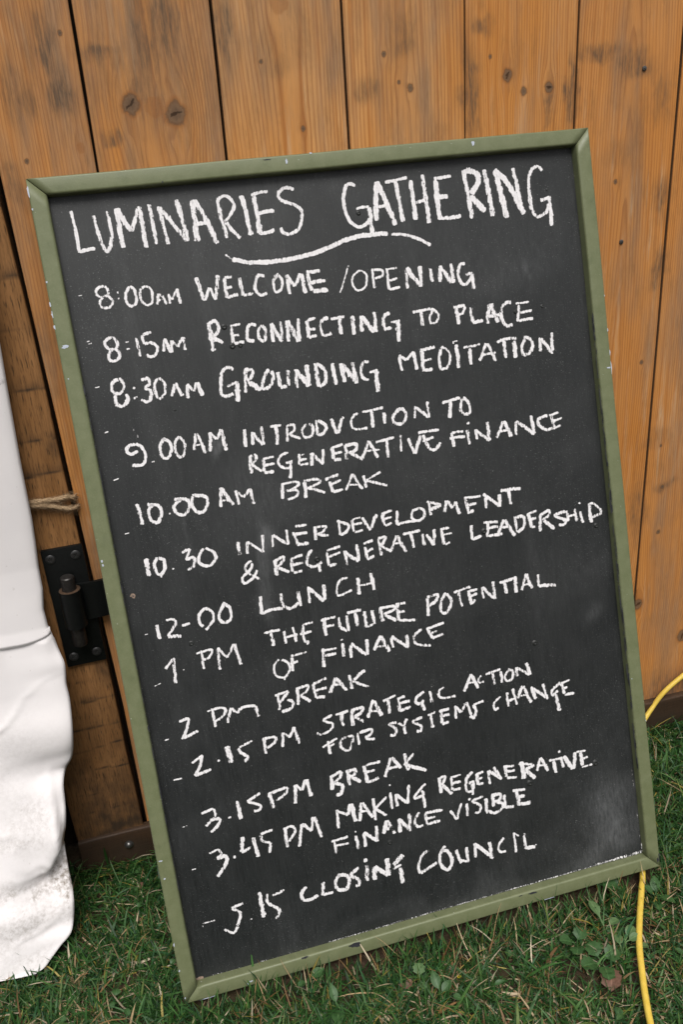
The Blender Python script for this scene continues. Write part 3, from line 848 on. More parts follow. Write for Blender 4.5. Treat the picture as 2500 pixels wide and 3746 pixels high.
for nm in ('left', 'right', 'top', 'bottom'):
    bm = bmesh.new()
    ln = BH if nm in ('left', 'right') else BW
    g0 = {'left': 'bl', 'right': 'br', 'top': 'tl', 'bottom': 'bl'}[nm]; g1 = {'left': 'tl', 'right': 'tr', 'top': 'tr', 'bottom': 'br'}[nm]
    def place(sv, t_, d):
        if nm == 'left': return (sv, t_, d)
        if nm == 'right': return (BW - sv, t_, d)
        if nm == 'top': return (t_, BH - sv, d)
        return (t_, sv, d)
    rows = []
    N_ = 60
    for i in range(N_ + 1):
        row = []
        for (sv, d) in PROF:
            t0 = sv + CORN[g0] * .7; t1 = ln - sv - CORN[g1] * .7
            t_ = t0 + (t1 - t0) * i / N_
            wv = (vnoise(np.array(t_ * 9.0), np.array(1.7 * len(nm)), 77) - .5) * .0007
            row.append(bm.verts.new(place(sv + float(wv), t_, d)))
        rows.append(row)
    for p, q in zip(rows, rows[1:]):
        for k in range(len(PROF) - 1):
            f = bm.faces.new((p[k], p[k + 1], q[k + 1], q[k])); f.smooth = True
        bm.faces.new((p[-1], p[0], q[0], q[-1]))
    bm.faces.new(rows[0]); bm.faces.new(rows[-1])
    bmesh.ops.recalc_face_normals(bm, faces=bm.faces[:])
    for i, (cx, cy, rx, ry) in enumerate(CHIPS):
        if rail_of(cx * 1e-4, cy * 1e-4) == nm: blob(bm, max(cx, 6) * 1e-4, cy * 1e-4, rx * 1e-4 * .8, ry * 1e-4 * .8, .00035 - (.0006 if cx < 12 or cx > 6984 else 0) , 1, i)
    for i, (cx, cy, rx, ry) in enumerate(DARK):
        if rail_of(cx * 1e-4, cy * 1e-4) == nm: blob(bm, cx * 1e-4, cy * 1e-4, rx * 1e-4 * .85, ry * 1e-4 * .85, .0003 if abs(cx - 6985) > 30 else .0001, 2, 100 + i)
    if nm in ('right', 'left'):
        rr = random.Random(5)
        for i in range(110 if nm == 'right' else 34):
            yy = rr.uniform(.16, .80); dd = rr.uniform(-.0015, .0008) * (1.0 if .30 < yy < .60 else .35)
            xx = (BW - FW - .0004 + dd) if nm == 'right' else (FW + .0003)
            blob(bm, xx, yy, rr.uniform(.0004, .0011), rr.uniform(.003, .012), -.0030 - .6 * (dd if nm == 'right' else 0) if dd < 0 else -.0013, 2, 300 + i, 10)
    me = bpy.data.meshes.new('frame_rail'); bm.to_mesh(me); bm.free()
    obj('frame_rail', me, [M_FRAME, M_CHIP, M_SCUFF], board)
# black painted panel
xs = np.linspace(FW - .002, BW - FW + .002, 150); ys = np.linspace(FW - .002, BH - FW + .002, 224)
X, Y = np.meshgrid(xs, ys)
hz = np.zeros_like(X)
wx = X + (fbm(X * 12, Y * 12, 51) - .5) * .08; wy = Y + (fbm(X * 12 + 7, Y * 12, 52) - .5) * .10
for (cx, cy, rx, ry, a) in [(.640, .085, .045, .060, .46), (.600, .050, .05, .028, .32), (.6407, .3911, .008, .011, .16), (.2070, .560, .010, .055, .34), (.198, .50, .012, .03, .28), (.585, .865, .003, .020, .26), (.20, .64, .05, .05, .10), (.33, .985, .10, .02, .10), (.15, .98, .09, .02, .07),
                            (.22, .90, .10, .06, .07), (.56, .87, .08, .03, .08), (.30, .70, .12, .05, .06), (.16, .695, .004, .010, .5), (.62, .47, .06, .05, .05), (.12, .60, .004, .05, .14), (.42, .03, .25, .010, .10)]:
    hz = np.maximum(hz, a * np.exp(-((wx - cx) / rx) ** 2 - ((wy - cy) / ry) ** 2))
hz = np.clip(hz + .012 * fbm(X * 9, Y * 5, 53) + .042 * np.clip((fbm(X * 4 + Y * 3.2, Y * 15 - X * 6, 54) - .48) * 4, 0, 1) + .05 * np.clip((fbm(X * 34, Y * 2.2, 55) - .55) * 5, 0, 1), 0, 1)
V = np.stack([X.ravel(), Y.ravel(), np.full(X.size, -REC)], 1)
pmb = MB(); pmb.add(V, grid_quads(len(ys), len(xs)), haze=hz.ravel())
c0 = np.array([[xs[0], ys[0]], [xs[-1], ys[0]], [xs[-1], ys[-1]], [xs[0], ys[-1]]])
pmb.add(np.hstack([c0, np.full((4, 1), -REC - .0045)]), [[3, 2, 1, 0]], haze=np.zeros(4))
panel = obj('panel', pmb.mesh('panel'), M_PANEL, board)
# dents, blisters and holes in the painted panel
bm = bmesh.new()
def blister(x, y, r, h):
    n = 12; seed = random.Random(int(x * 1e4 + y * 1e5))
    rings = []
    for fr, hh in ((1, 0), (.8, .6), (.45, 1.0), (.2, .55)):
        rings.append([bm.verts.new((x + r * fr * math.cos(2 * math.pi * k / n) * seed.uniform(.85, 1.1), y + r * fr * math.sin(2 * math.pi * k / n) * seed.uniform(.85, 1.1), -REC - .0002 + h * hh)) for k in range(n)])
    for p, q in zip(rings, rings[1:]):
        for k in range(n):
            f = bm.faces.new((p[k], p[(k + 1) % n], q[(k + 1) % n], q[k])); f.smooth = True
    bm.faces.new(rings[-1])
for b in [(.1951, .8504, .0042, .0014), (.2013, .8267, .0045, .0014), (.2110, .8262, .0035, .0012), (.5769, .8211, .0035, .0018), (.6153, .8235, .0028, .0010), (.3829, .966, .0035, .0012), (.265, .5459, .0045, .0020), (.4958, .5404, .0048, .0020),
          (.6601, .5184, .0040, .0016), (.1778, .4823, .0016, .0010), (.5179, .1715, .005, .0016), (.621, .1766, .005, .0016), (.305, .1395, .004, .0016), (.311, .158, .0045, .0018), (.55, .372, .0045, .0014), (.09, .47, .004, .0010), (.085, .08, .003, .001),
          (.14, .52, .0016, .0008), (.40, .33, .0014, .0008), (.33, .62, .0014, .0008), (.45, .41, .0016, .0008), (.25, .72, .0014, .0008), (.12, .76, .0016, .0008), (.64, .97, .0022, .0009)]:
    blister(*b)
obj('paint_blisters', bm, M_DENTS, panel)
bm = bmesh.new(); blob(bm, .0306, .5438, .0032, .0032, -REC + .0004, 0, 5, 10); blob(bm, .0235, .0215, .006, .0035, -REC + .0005, 0, 6, 12)
blob(bm, .0306, .5436, .0012, .0014, -REC + .0006, 1, 8, 8)
obj('bare_wood_chips', bm, [M_BAREWOOD, M_SCUFF], panel)

# chalk writing: strokes in tenths of a millimetre on the panel, width first
STROKES = '''@title|LUMINARIES
34 418,10028 429,9815 429,9549/37 431,9559 524,9576 615,9578
40 656,9954 673,9790 694,9632 735,9534 782,9576 827,9711 827,9820 821,9988
53 938,10003 927,9810 936,9551/53 938,10003 984,9866 1054,9726/47 1054,9726 1127,9867 1180,9987/53 1193,10001 1196,9766 1196,9523
41 1308,10013 1314,9801 1318,9552
47 1417,9979 1435,9758 1455,9534/51 1424,9970 1543,9778 1674,9551/57 1633,10036 1662,9813 1690,9549
64 1830,10017 1811,9830 1801,9529/58 1843,10016 1948,9768 2031,9480/42 1802,9728 1959,9735
48 2117,9989 2129,9766 2164,9530/35 2107,9982 2220,10019 2303,9916 2241,9794 2155,9723/45 2171,9722 2236,9611 2320,9514
55 2409,10009 2436,9767 2458,9539
55 2557,9995 2563,9770 2567,9536/36 2524,9995 2637,10019 2738,10022/43 2581,9776 2684,9793 2778,9794/43 2560,9545 2662,9550 2750,9570
41 3059,10014 3012,10040 2927,10040 2858,9982 2889,9907 3000,9856 3094,9798 3115,9715 3067,9573 2981,9517 2910,9500 2846,9531 2830,9590
@title|GATHERING
41 3834,9979 3778,10017 3712,9990 3661,9856 3662,9709 3697,9590 3773,9508 3841,9493 3927,9534 3981,9595/37 3803,9711 3894,9727 3972,9719/55 3976,9719 3974,9546 3974,9363
58 4118,10010 4071,9784 4045,9547/62 4118,10010 4207,9738 4285,9464/34 4024,9706 4186,9715
38 4217,9992 4353,10005 4517,10023/52 4362,10004 4371,9755 4389,9495
55 4557,9986 4559,9737 4562,9502/56 4719,10037 4725,9754 4737,9443/42 4564,9711 4731,9728
63 4890,9955 4874,9706 4879,9470/42 4865,9974 4986,9983 5098,9995/52 4889,9747 5028,9750/49 4881,9487 5029,9480 5170,9492
56 5275,10004 5297,9750 5313,9443/63 5249,10014 5362,10029 5457,9970 5453,9870 5343,9745/71 5321,9714 5421,9619 5510,9509
64 5558,10029 5585,9722 5596,9440
72 5715,9998 5753,9706 5791,9403/65 5698,10016 5879,9796 6034,9422/50 5953,10010 5988,9752 6024,9423
47 6358,9940 6297,9997 6216,9962 6149,9840 6145,9617 6164,9461 6232,9376 6354,9424 6405,9523/44 6285,9578 6444,9606/51 6414,9600 6420,9401 6410,9236
@flourish|
23 2105,9348 2181,9279/50 2181,9279 2340,9232 2505,9207 2674,9199 2846,9205 3109,9233 3378,9286 3654,9364 3888,9389 4173,9375
38 4217,9367 4384,9336 4558,9276 4719,9174
@8:00|- 8:00AM WELCOME / OPENING
12 322,9071 377,9073
34 633,9145 560,9130 527,9079 564,9027 644,9033 671,9093 633,9145/34 612,9029 554,8973 566,8908 651,8897 697,8955 672,9014 612,9029
28 767,9055 788,9060/28 769,8978 782,8990
32 919,9103 866,9030 857,8936 903,8882 966,8923 973,9049 919,9103
32 1108,9089 1035,9042 1032,8930 1093,8867 1158,8915 1164,9042 1108,9089
32 1244,8993 1205,8861/35 1244,8993 1290,8931 1319,8847/24 1214,8911 1295,8914
32 1354,8972 1357,8850/29 1354,8972 1389,8895/29 1389,8895 1467,9014/35 1469,9022 1480,8835
45 1715,9122 1734,8991 1771,8840/39 1771,8840 1849,8985/39 1849,8985 1906,8832/46 1906,8832 1972,9125
42 2047,9075 2043,8954 2044,8840/36 2048,9083 2145,9085/39 2041,8962 2128,8960/43 2045,8848 2187,8863
46 2233,9070 2243,8840/40 2243,8845 2372,8857
40 2538,9043 2463,9052 2413,8976 2409,8878 2477,8820 2540,8845
37 2682,9034 2634,8950 2644,8850 2714,8858 2746,8953 2714,9023 2646,9022/22 2695,9066 2728,9004
43 2809,9028 2823,8787/40 2809,9028 2898,8877/40 2898,8877 2990,9024/47 2998,9023 3021,8779
51 3075,9014 3093,8796/44 3059,9024 3234,9029/47 3083,8897 3294,8905/47 3109,8786 3303,8788
24 3604,9053 3449,8728
27 3746,8970 3649,8914 3632,8799 3693,8733 3789,8772 3818,8912 3746,8970
35 3907,8969 3900,8733/31 3897,8961 4021,8947 4029,8879 3917,8850
38 4093,8947 4093,8693/26 4075,8949 4229,8949/31 4091,8804 4221,8823/31 4093,8697 4241,8710
49 4356,8943 4327,8674/56 4355,8935 4513,8686/49 4539,8939 4521,8677
46 4670,8890 4675,8719/18 4648,8888 4660,8891
50 4803,8909 4784,8706/57 4803,8909 4940,8679/50 4954,8927 4954,8677
39 5148,8905 5080,8887 5039,8788 5053,8683 5104,8642 5185,8685 5222,8750/36 5138,8759 5235,8774/50 5230,8766 5227,8567
@8:15|8:15AM RECONNECTING TO PLACE
13 318,8540 365,8544/13 331,8510 380,8519
35 596,8553 524,8506 543,8432 619,8413 668,8463 648,8530 596,8553/35 602,8408 544,8351 556,8285 627,8283 670,8342 649,8401 602,8408
19 758,8475 798,8478/19 759,8395 800,8397
35 889,8515 901,8286
38 1078,8555 970,8536/35 970,8536 974,8423/39 974,8423 1064,8427 1117,8363 1078,8278 1004,8272 978,8308
35 1224,8462 1181,8305/36 1224,8462 1267,8285/21 1190,8361 1274,8374
32 1300,8428 1283,8283/32 1300,8428 1358,8339/32 1358,8339 1440,8450/36 1440,8450 1440,8287
56 1769,8563 1780,8232/49 1750,8549 1849,8594 1889,8531 1848,8438 1773,8390/43 1791,8396 1911,8314
40 2042,8495 2027,8299/28 2026,8501 2155,8514/30 2033,8389 2126,8385/37 2034,8290 2170,8296
40 2344,8476 2261,8487 2214,8407 2216,8315 2292,8289
40 2401,8457 2358,8405 2359,8305 2415,8281 2448,8376 2425,8446 2384,8460
44 2527,8475 2521,8242/47 2527,8475 2632,8235/37 2649,8484 2637,8235
47 2732,8482 2708,8225/51 2732,8482 2836,8208/44 2872,8489 2845,8207
48 2979,8450 2971,8232/37 2969,8443 3096,8469/37 2969,8334 3075,8337/41 2973,8241 3080,8252
44 3260,8448 3168,8426 3137,8338 3175,8240 3275,8260
38 3283,8429 3462,8440/52 3399,8431 3394,8219
55 3565,8435 3551,8199
52 3683,8421 3659,8219/56 3683,8417 3831,8197/45 3855,8450 3840,8195
46 4061,8407 3985,8383 3955,8301 3971,8221 4063,8227/32 4053,8288 4182,8297/63 4145,8294 4131,8037
35 4359,8378 4602,8395/53 4471,8382 4471,8183
36 4627,8371 4576,8273 4596,8210 4673,8227 4703,8310 4654,8368 4602,8391
47 4954,8365 4953,8147/40 4917,8370 5078,8376/40 5077,8367 5039,8294 4959,8260
51 5151,8350 5152,8139/44 5152,8144 5297,8156
62 5419,8360 5358,8104/69 5429,8359 5511,8102/44 5369,8191 5544,8204
48 5724,8332 5637,8334 5569,8254 5571,8112 5639,8041 5710,8059
26 5781,8316 5975,8313/33 5826,8293 5780,8077/30 5833,8186 6001,8200/37 5791,8084 6008,8096
@8:30|8:30AM GROUNDING MEDITATION
14 316,8001 345,8000 374,8006
42 603,8059 522,8014 521,7916 588,7890 647,7947 645,8029 603,8059/45 531,7882 534,7767 602,7741 671,7812 659,7880/32 512,7868 522,7744
32 752,7929 774,7935/29 740,7807 788,7831
39 861,8014 943,8019 947,7953 883,7913/39 883,7913 949,7870 943,7789 895,7746 820,7782
36 1062,8002 1008,7928 1004,7813 1045,7765 1114,7830 1126,7944 1062,8002
39 1245,7918 1186,7770/46 1254,7925 1315,7751
43 1397,7888 1375,7717/36 1397,7888 1454,7789/36 1454,7789 1514,7896/46 1514,7896 1552,7724
42 1982,7980 1913,8018 1838,7975 1797,7831 1786,7715 1847,7673 1935,7693/37 1866,7787 2009,7831/54 1998,7819 1969,7587
54 2117,7970 2086,7680/47 2107,7963 2206,7941 2184,7860 2109,7820/57 2134,7816 2276,7686
47 2419,7928 2346,7853 2297,7708 2384,7713 2453,7821 2441,7908
51 2515,7880 2520,7693/44 2518,7685 2606,7689/44 2646,7887 2623,7687
51 2750,7881 2731,7646/62 2749,7873 2889,7648/55 2888,7922 2884,7649
48 3011,7922 3009,7622/45 3010,7913 3089,7851 3119,7761 3087,7663 3009,7622
49 3220,7893 3231,7616
52 3332,7869 3349,7625/66 3339,7859 3484,7623/59 3484,7865 3498,7595
42 3698,7844 3625,7846 3586,7765 3589,7660 3664,7615/32 3678,7709 3798,7721/60 3779,7720 3767,7443
36 4104,7849 4120,7664/36 4108,7875 4194,7793/36 4194,7793 4306,7891/46 4306,7891 4312,7646
50 4418,7894 4402,7616/41 4393,7889 4600,7904/36 4402,7756 4534,7764/40 4404,7633 4531,7633
43 4683,7893 4637,7759 4643,7599/40 4684,7897 4778,7828 4775,7705 4722,7624 4645,7608
47 4892,7901 4889,7592/25 4850,7913 4863,7940 4917,7943
36 4980,7845 5220,7860/51 5073,7832 5063,7612
44 5307,7863 5183,7649/44 5317,7862 5410,7609/35 5231,7722 5424,7723
41 5451,7853 5580,7880 5735,7869/44 5559,7865 5559,7633
56 5703,7846 5687,7615
48 5860,7852 5798,7744 5815,7643 5905,7658 5957,7759 5918,7845 5832,7865
41 6065,7834 6052,7647/45 6074,7824 6218,7615/49 6245,7883 6219,7597
@9.00|9.00AM INTRODUCTION TO
18 328,7456 378,7465
6 672,7457 671,7424/8 707,7381 707,7336/5 770,7367 771,7351
39 680,7181 593,7154 545,7203 589,7263 693,7254 752,7170 753,7086 699,7011 578,7022
18 813,7024 853,7029
36 1011,7288 944,7189 956,7069 1018,7043 1075,7134 1060,7238 995,7290
33 1193,7284 1130,7210 1126,7092 1165,7027 1224,7077 1244,7192 1191,7276
40 1394,7286 1342,7083/43 1397,7286 1475,7019/25 1353,7144 1470,7139
43 1569,7276 1536,7035/33 1567,7268 1636,7172/37 1636,7172 1706,7288/47 1714,7287 1730,7021
41 1994,7244 1979,7023
37 2084,7195 2067,7035/44 2088,7186 2194,7015/41 2215,7252 2202,7013
34 2314,7220 2462,7222/48 2391,7216 2372,6986
38 2531,7212 2506,7000/34 2529,7203 2617,7199 2606,7131 2529,7091/38 2538,7090 2676,7016
38 2783,7190 2711,7123 2739,7023 2831,7044 2856,7144 2810,7195
38 2912,7222 2891,7026/42 2920,7213 3023,7127 2983,7046 2891,7026
42 3107,7210 3130,7067 3156,7002/42 3166,7009 3260,7213
35 3469,7216 3403,7200 3352,7103 3395,7026 3558,7018
32 3516,7227 3802,7245/46 3645,7233 3630,7007
46 3802,7183 3790,7035/12 3821,7225 3833,7226/12 3872,7217 3881,7217
43 4008,7197 3911,7105 3936,7021 4036,7006 4095,7095 4061,7180 3999,7198
36 4231,7198 4200,7043/40 4230,7190 4395,7022/40 4396,7236 4398,7022
37 4596,7180 4857,7213/44 4711,7189 4682,6970
44 4894,7198 4839,7072 4886,6993 4965,7008 4961,7126 4894,7198/37 4978,7105 4972,6989
@regfin|REGENERATIVE FINANCE
41 2002,6899 1993,6685/38 1983,6894 2080,6904 2069,6836 2002,6796/38 2012,6803 2132,6687
38 2166,6846 2149,6685/29 2157,6839 2307,6850/33 2152,6754 2302,6764/41 2156,6675 2277,6663
33 2494,6871 2403,6851 2347,6773 2388,6697 2481,6673/29 2439,6741 2530,6761/40 2511,6755 2469,6543
31 2630,6832 2608,6696/21 2597,6794 2699,6821/31 2616,6747 2716,6757/30 2616,6691 2732,6693
42 2788,6824 2765,6652/42 2791,6815 2923,6652/42 2938,6843 2914,6654
42 3060,6841 3055,6692/32 3041,6836 3207,6862/34 3057,6763 3193,6767/39 3054,6684 3161,6675
53 3241,6847 3234,6654/39 3231,6840 3376,6835 3366,6766 3270,6737/46 3288,6734 3446,6628
37 3552,6851 3429,6640/38 3552,6851 3637,6615/29 3497,6727 3679,6715
32 3639,6819 3892,6842/40 3787,6823 3782,6591
36 3980,6872 3963,6643
42 4073,6804 4142,6587/42 4142,6587 4253,6812
36 4219,6844 4512,6843/44 4281,6816 4340,6627/37 4269,6728 4426,6766/38 4339,6618 4421,6596 4509,6681
41 4675,6781 4688,6589/35 4675,6781 4847,6773/37 4637,6706 4858,6708
45 4898,6792 4909,6581/28 4897,6861 4942,6876
41 5011,6774 5022,6636/45 5010,6765 5192,6591/49 5195,6846 5186,6592
41 5417,6821 5293,6612/53 5417,6821 5507,6596/34 5342,6695 5489,6691
38 5591,6794 5577,6603/49 5601,6793 5843,6580/49 5814,6834 5834,6582
46 6061,6805 5926,6771 5926,6687 6017,6609 6120,6621
42 6109,6789 6139,6617/31 6080,6793 6224,6818/31 6140,6710 6265,6737/31 6118,6611 6239,6639
@10.00|10.00AM BREAK
15 330,6879 400,6893
50 552,6554 573,6286
38 743,6512 673,6448 685,6326 761,6286 819,6379 804,6484 670,6525
23 908,6363 934,6367
40 1086,6520 990,6451 1007,6354 1094,6321 1170,6420 1142,6502 1003,6526
40 1231,6530 1208,6396 1295,6311 1384,6382 1393,6484 1281,6529 1231,6530
41 1588,6580 1547,6336/43 1588,6580 1710,6333/29 1578,6417 1695,6397
38 1766,6515 1777,6322/36 1764,6506 1843,6406/36 1843,6406 1955,6509/41 1954,6500 1961,6298
38 2357,6501 2334,6303/31 2337,6487 2523,6490 2561,6449 2436,6391/33 2385,6400 2533,6383 2512,6307 2384,6285
49 2646,6478 2630,6260/35 2628,6481 2807,6478 2835,6429 2666,6378/39 2684,6384 2885,6287
39 2910,6451 3097,6491/39 2961,6425 2992,6277/32 2953,6373 3113,6417/36 2992,6277 3122,6291
34 3276,6470 3158,6267/38 3276,6470 3380,6246/29 3211,6338 3336,6317
39 3416,6428 3432,6256/32 3648,6434 3442,6352/38 3451,6351 3713,6243
@10.30|10.30 INNER DEVELOPMENT
15 343,6212 401,6218/10 501,6066 502,6059
54 546,5869 540,5645/13 481,5748 488,5750
39 686,5860 629,5775 643,5660 690,5642 742,5701 752,5804 685,5852/25 682,5643 681,5591
27 831,5677 857,5683
36 980,5856 1087,5889/34 1087,5889 1015,5762/39 1006,5764 1118,5769 1092,5669 1009,5632
38 1254,5866 1178,5775 1179,5678 1283,5632 1372,5703 1370,5791 1270,5863
52 1686,5876 1685,5785 1684,5693
38 1804,5851 1781,5687/37 1803,5842 1978,5676/42 2005,5902 1978,5676
35 2134,5879 2116,5713/37 2137,5869 2311,5712/35 2316,5908 2308,5713
35 2435,5930 2586,5924/46 2407,5864 2433,5689/35 2384,5833 2580,5823/43 2424,5691 2577,5689
43 2688,5884 2677,5698/32 2668,5870 2839,5866/32 2838,5857 2774,5797 2653,5774/39 2707,5773 2846,5730
39 3008,5898 2998,5711/36 2981,5903 3125,5823 3085,5740 2998,5711
40 3179,5877 3192,5720/27 3170,5878 3300,5891/31 3187,5812 3308,5817/36 3191,5711 3304,5727
38 3318,5888 3402,5700/42 3402,5700 3514,5898
46 3596,5883 3611,5726/40 3577,5878 3730,5905/33 3595,5811 3719,5825/37 3611,5726 3707,5745
42 3794,5894 3772,5696/33 3773,5705 3874,5724 4024,5715
37 4103,5875 4005,5847 3983,5759 4061,5708 4142,5740 4164,5828 4085,5879
41 4237,5944 4248,5748/37 4208,5940 4408,5868/46 4407,5859 4239,5824
41 4491,5908 4441,5751/39 4500,5907 4561,5785/39 4561,5785 4612,5878/47 4612,5878 4646,5696
47 4750,5891 4779,5672/32 4731,5894 4973,5880/45 4757,5797 4902,5790/42 4781,5681 4853,5715
44 5052,5885 5029,5702/42 5005,5902 5225,5696/50 5237,5862 5224,5687
50 5252,5906 5558,5882/46 5371,5904 5385,5696
@ampers|& REGENERATIVE LEADERSHIP
35 1816,5600 1727,5537 1748,5453 1896,5334/35 1819,5564 1790,5498 1680,5413 1661,5354 1701,5328 1806,5379 1873,5464
51 2105,5536 2101,5339/39 2085,5522 2217,5568 2199,5509 2107,5437/42 2135,5441 2274,5360
50 2320,5540 2308,5353/34 2309,5524 2474,5547/37 2314,5442 2467,5449/39 2316,5342 2442,5345
41 2607,5594 2532,5517 2516,5412 2600,5369 2715,5410/41 2668,5401 2668,5283
39 2787,5523 2795,5340/34 2790,5541 2977,5569/34 2795,5458 2965,5490/41 2795,5340 2897,5348
45 3022,5506 3029,5304/45 3012,5499 3189,5328/45 3192,5556 3189,5328
40 3298,5500 3319,5322/33 3285,5539 3420,5569/31 3306,5425 3404,5462/33 3310,5324 3408,5360
40 3495,5573 3499,5343/33 3486,5575 3589,5574 3541,5500 3491,5482/35 3510,5479 3644,5371
39 3748,5572 3635,5372/46 3748,5572 3846,5323/29 3696,5471 3808,5460
35 3823,5568 4072,5577/44 3937,5565 3955,5358
41 4093,5527 4109,5366
41 4148,5508 4231,5344/45 4231,5344 4270,5560
47 4364,5542 4383,5325/37 4344,5537 4480,5540/30 4372,5457 4508,5460/32 4392,5323 4463,5347
40 4789,5521 4782,5316/40 4783,5325 4914,5348
42 5023,5507 4998,5314/38 4965,5517 5171,5499/36 5014,5433 5172,5433/42 4980,5326 5218,5320
44 5262,5511 5160,5340/48 5271,5509 5390,5260/33 5199,5409 5339,5412
48 5420,5501 5435,5299/42 5401,5505 5540,5498 5534,5367 5435,5299
45 5615,5532 5641,5328/39 5593,5517 5748,5547/39 5614,5438 5726,5446/43 5631,5330 5702,5336
43 5803,5499 5763,5249/39 5790,5473 5917,5517 5921,5459 5812,5402/49 5832,5399 5977,5248
43 6167,5463 6000,5435 6143,5343 6126,5288 6044,5293
45 6178,5470 6191,5315/41 6303,5477 6323,5291/34 6178,5384 6323,5387
44 6380,5425 6408,5256/28 6373,5551 6397,5522
54 6532,5485 6535,5233/42 6502,5499 6606,5491 6695,5350 6543,5309
@12|12-00 LUNCH
12 359,4929 397,4930
41 523,5024 532,4836
36 638,5054 722,5054 753,4985 628,4851/48 626,4842 802,4823
33 824,4952 928,4957
36 1086,4879 1044,4933 1053,5038 1141,5101 1219,5049 1220,4950 1155,4874 1104,4831
38 1399,5138 1307,5004 1302,4924 1364,4875 1441,4922 1445,5048 1394,5112
41 1853,5127 1834,4895/39 1825,4897 1971,4921 2113,4911
46 2118,5110 2120,5000 2144,4926 2203,4892 2275,4910 2328,4951/47 2341,5101 2353,4889
43 2481,5128 2469,4902/47 2478,5111 2654,4892/51 2679,5116 2669,4898
35 3014,5142 2910,5126 2848,5019 2862,4933 3053,4968
58 3140,5117 3134,4887/55 3330,5145 3332,4903/31 3151,5004 3357,5010
@1pm|1.PM THE FUTURE POTENTIAL
12 362,4254 451,4276
38 523,4444 654,4559/43 655,4567 627,4230
23 735,4387 765,4390
38 1003,4591 992,4339/24 936,4551 999,4565/31 990,4566 1137,4562 1087,4473 997,4456
40 1216,4563 1195,4285/33 1209,4573 1315,4423/33 1315,4423 1420,4582/44 1430,4589 1469,4288
36 1820,4643 2035,4643/45 1916,4632 1914,4449
43 2084,4615 2083,4440/38 2197,4646 2219,4438/31 2079,4524 2252,4533
38 2333,4645 2320,4481 2353,4389 2384,4425/34 2333,4645 2471,4653/34 2278,4527 2435,4540
45 2618,4659 2621,4436/38 2571,4651 2775,4664/35 2585,4564 2741,4559
40 2820,4654 2816,4506/37 2816,4506 2909,4440/48 2922,4652 2916,4429
39 2935,4677 3131,4683/50 3046,4673 3043,4468
48 3165,4658 3169,4432/37 3171,4441 3298,4471/48 3268,4655 3277,4457
54 3391,4658 3391,4461/35 3371,4653 3568,4641 3571,4593 3423,4558/47 3433,4556 3578,4441
41 3621,4677 3615,4433/37 3608,4651 3741,4652/36 3612,4547 3717,4544/36 3615,4437 3849,4394
45 4053,4684 4025,4405/42 4032,4669 4188,4676 4158,4596 4022,4529
42 4315,4678 4232,4572 4215,4442 4288,4408 4375,4543 4323,4667
38 4420,4658 4670,4693/46 4488,4653 4508,4439
42 4632,4625 4649,4458/33 4612,4628 4762,4637/33 4633,4557 4755,4581/42 4629,4457 4675,4470 4718,4502
50 4834,4661 4832,4488/43 4833,4651 4970,4470/45 5000,4705 4996,4446
41 5084,4659 5329,4688/47 5162,4644 5173,4487
49 5321,4709 5309,4479
39 5484,4715 5396,4491/49 5484,4715 5558,4488/29 5425,4563 5538,4569
37 5659,4672 5652,4498/52 5653,4508 5906,4467
@offin|OF FINANCE
31 1956,4264 1880,4179 1887,4057 1988,4006 2073,4090 2070,4183 1990,4247/23 1998,4013 1982,3970
40 2125,4246 2114,4062/34 2110,4267 2330,4275/34 2086,4171 2206,4181
44 2552,4283 2525,4027/31 2528,4251 2731,4244/37 2554,4180 2711,4174
41 2821,4290 2808,4105/24 2791,4335 2832,4339
44 2925,4240 2903,4066/43 2929,4267 3116,4067/45 3147,4277 3125,4065
43 3337,4284 3225,4100/51 3337,4284 3435,4044/34 3260,4149 3429,4131
41 3481,4234 3488,4081/43 3483,4243 3704,4044/47 3691,4227 3694,4046
40 3907,4258 3801,4185 3805,4079 3905,4029 4018,4004
44 3990,4221 4050,4094/36 3972,4235 4231,4276/30 4012,4169 4121,4184/36 4041,4096 4201,4129
@2pm|2PM BREAK
16 355,3534 415,3534
33 579,3730 693,3740 666,3636 581,3490/37 582,3499 801,3557
37 1011,3813 1011,3553/25 944,3782 998,3788/37 1008,3795 1163,3777 1148,3688 1015,3627
45 1250,3766 1178,3569/37 1248,3757 1325,3683 1348,3715/38 1338,3708 1422,3735 1563,3721/45 1563,3721 1576,3559
42 1873,3799 1857,3586/34 1826,3791 2012,3814/44 2019,3803 1863,3679/42 1975,3700 2050,3654 2011,3579 1879,3553
40 2130,3815 2114,3593/37 2113,3819 2279,3828 2240,3752 2151,3716/38 2160,3714 2282,3610
46 2345,3841 2360,3639/39 2325,3827 2535,3874/39 2348,3737 2516,3746/44 2360,3639 2480,3631
44 2653,3857 2548,3653/46 2653,3857 2781,3647/31 2611,3762 2748,3740
45 2840,3853 2847,3651/43 3059,3870 2892,3765/39 2871,3751 3080,3627
@2.15|2.15PM STRATEGIC ACTION
19 378,2988 489,2986
30 644,3149 797,3223/39 789,3225 729,3081 650,2979/45 650,2979 868,3017
30 961,3098 995,3108
65 1108,3268 1136,3026
34 1453,3265 1265,3211/38 1256,3213 1271,3143 1349,3067 1302,3003
38 1595,3253 1598,3043/36 1576,3248 1739,3246 1728,3173 1618,3114
38 1853,3276 1826,3082/35 1853,3276 1931,3190/38 1931,3190 2007,3324/46 2007,3324 2042,3077
35 2532,3362 2412,3313 2522,3239 2474,3164 2347,3128 2297,3169
34 2577,3351 2757,3366/58 2653,3362 2656,3169
49 2806,3374 2791,3146/39 2795,3367 2956,3367 2918,3299 2819,3274/43 2827,3263 2946,3167
43 3109,3438 3009,3210/51 3108,3428 3207,3193/32 3050,3297 3180,3267
36 3245,3387 3424,3433/51 3315,3409 3312,3187
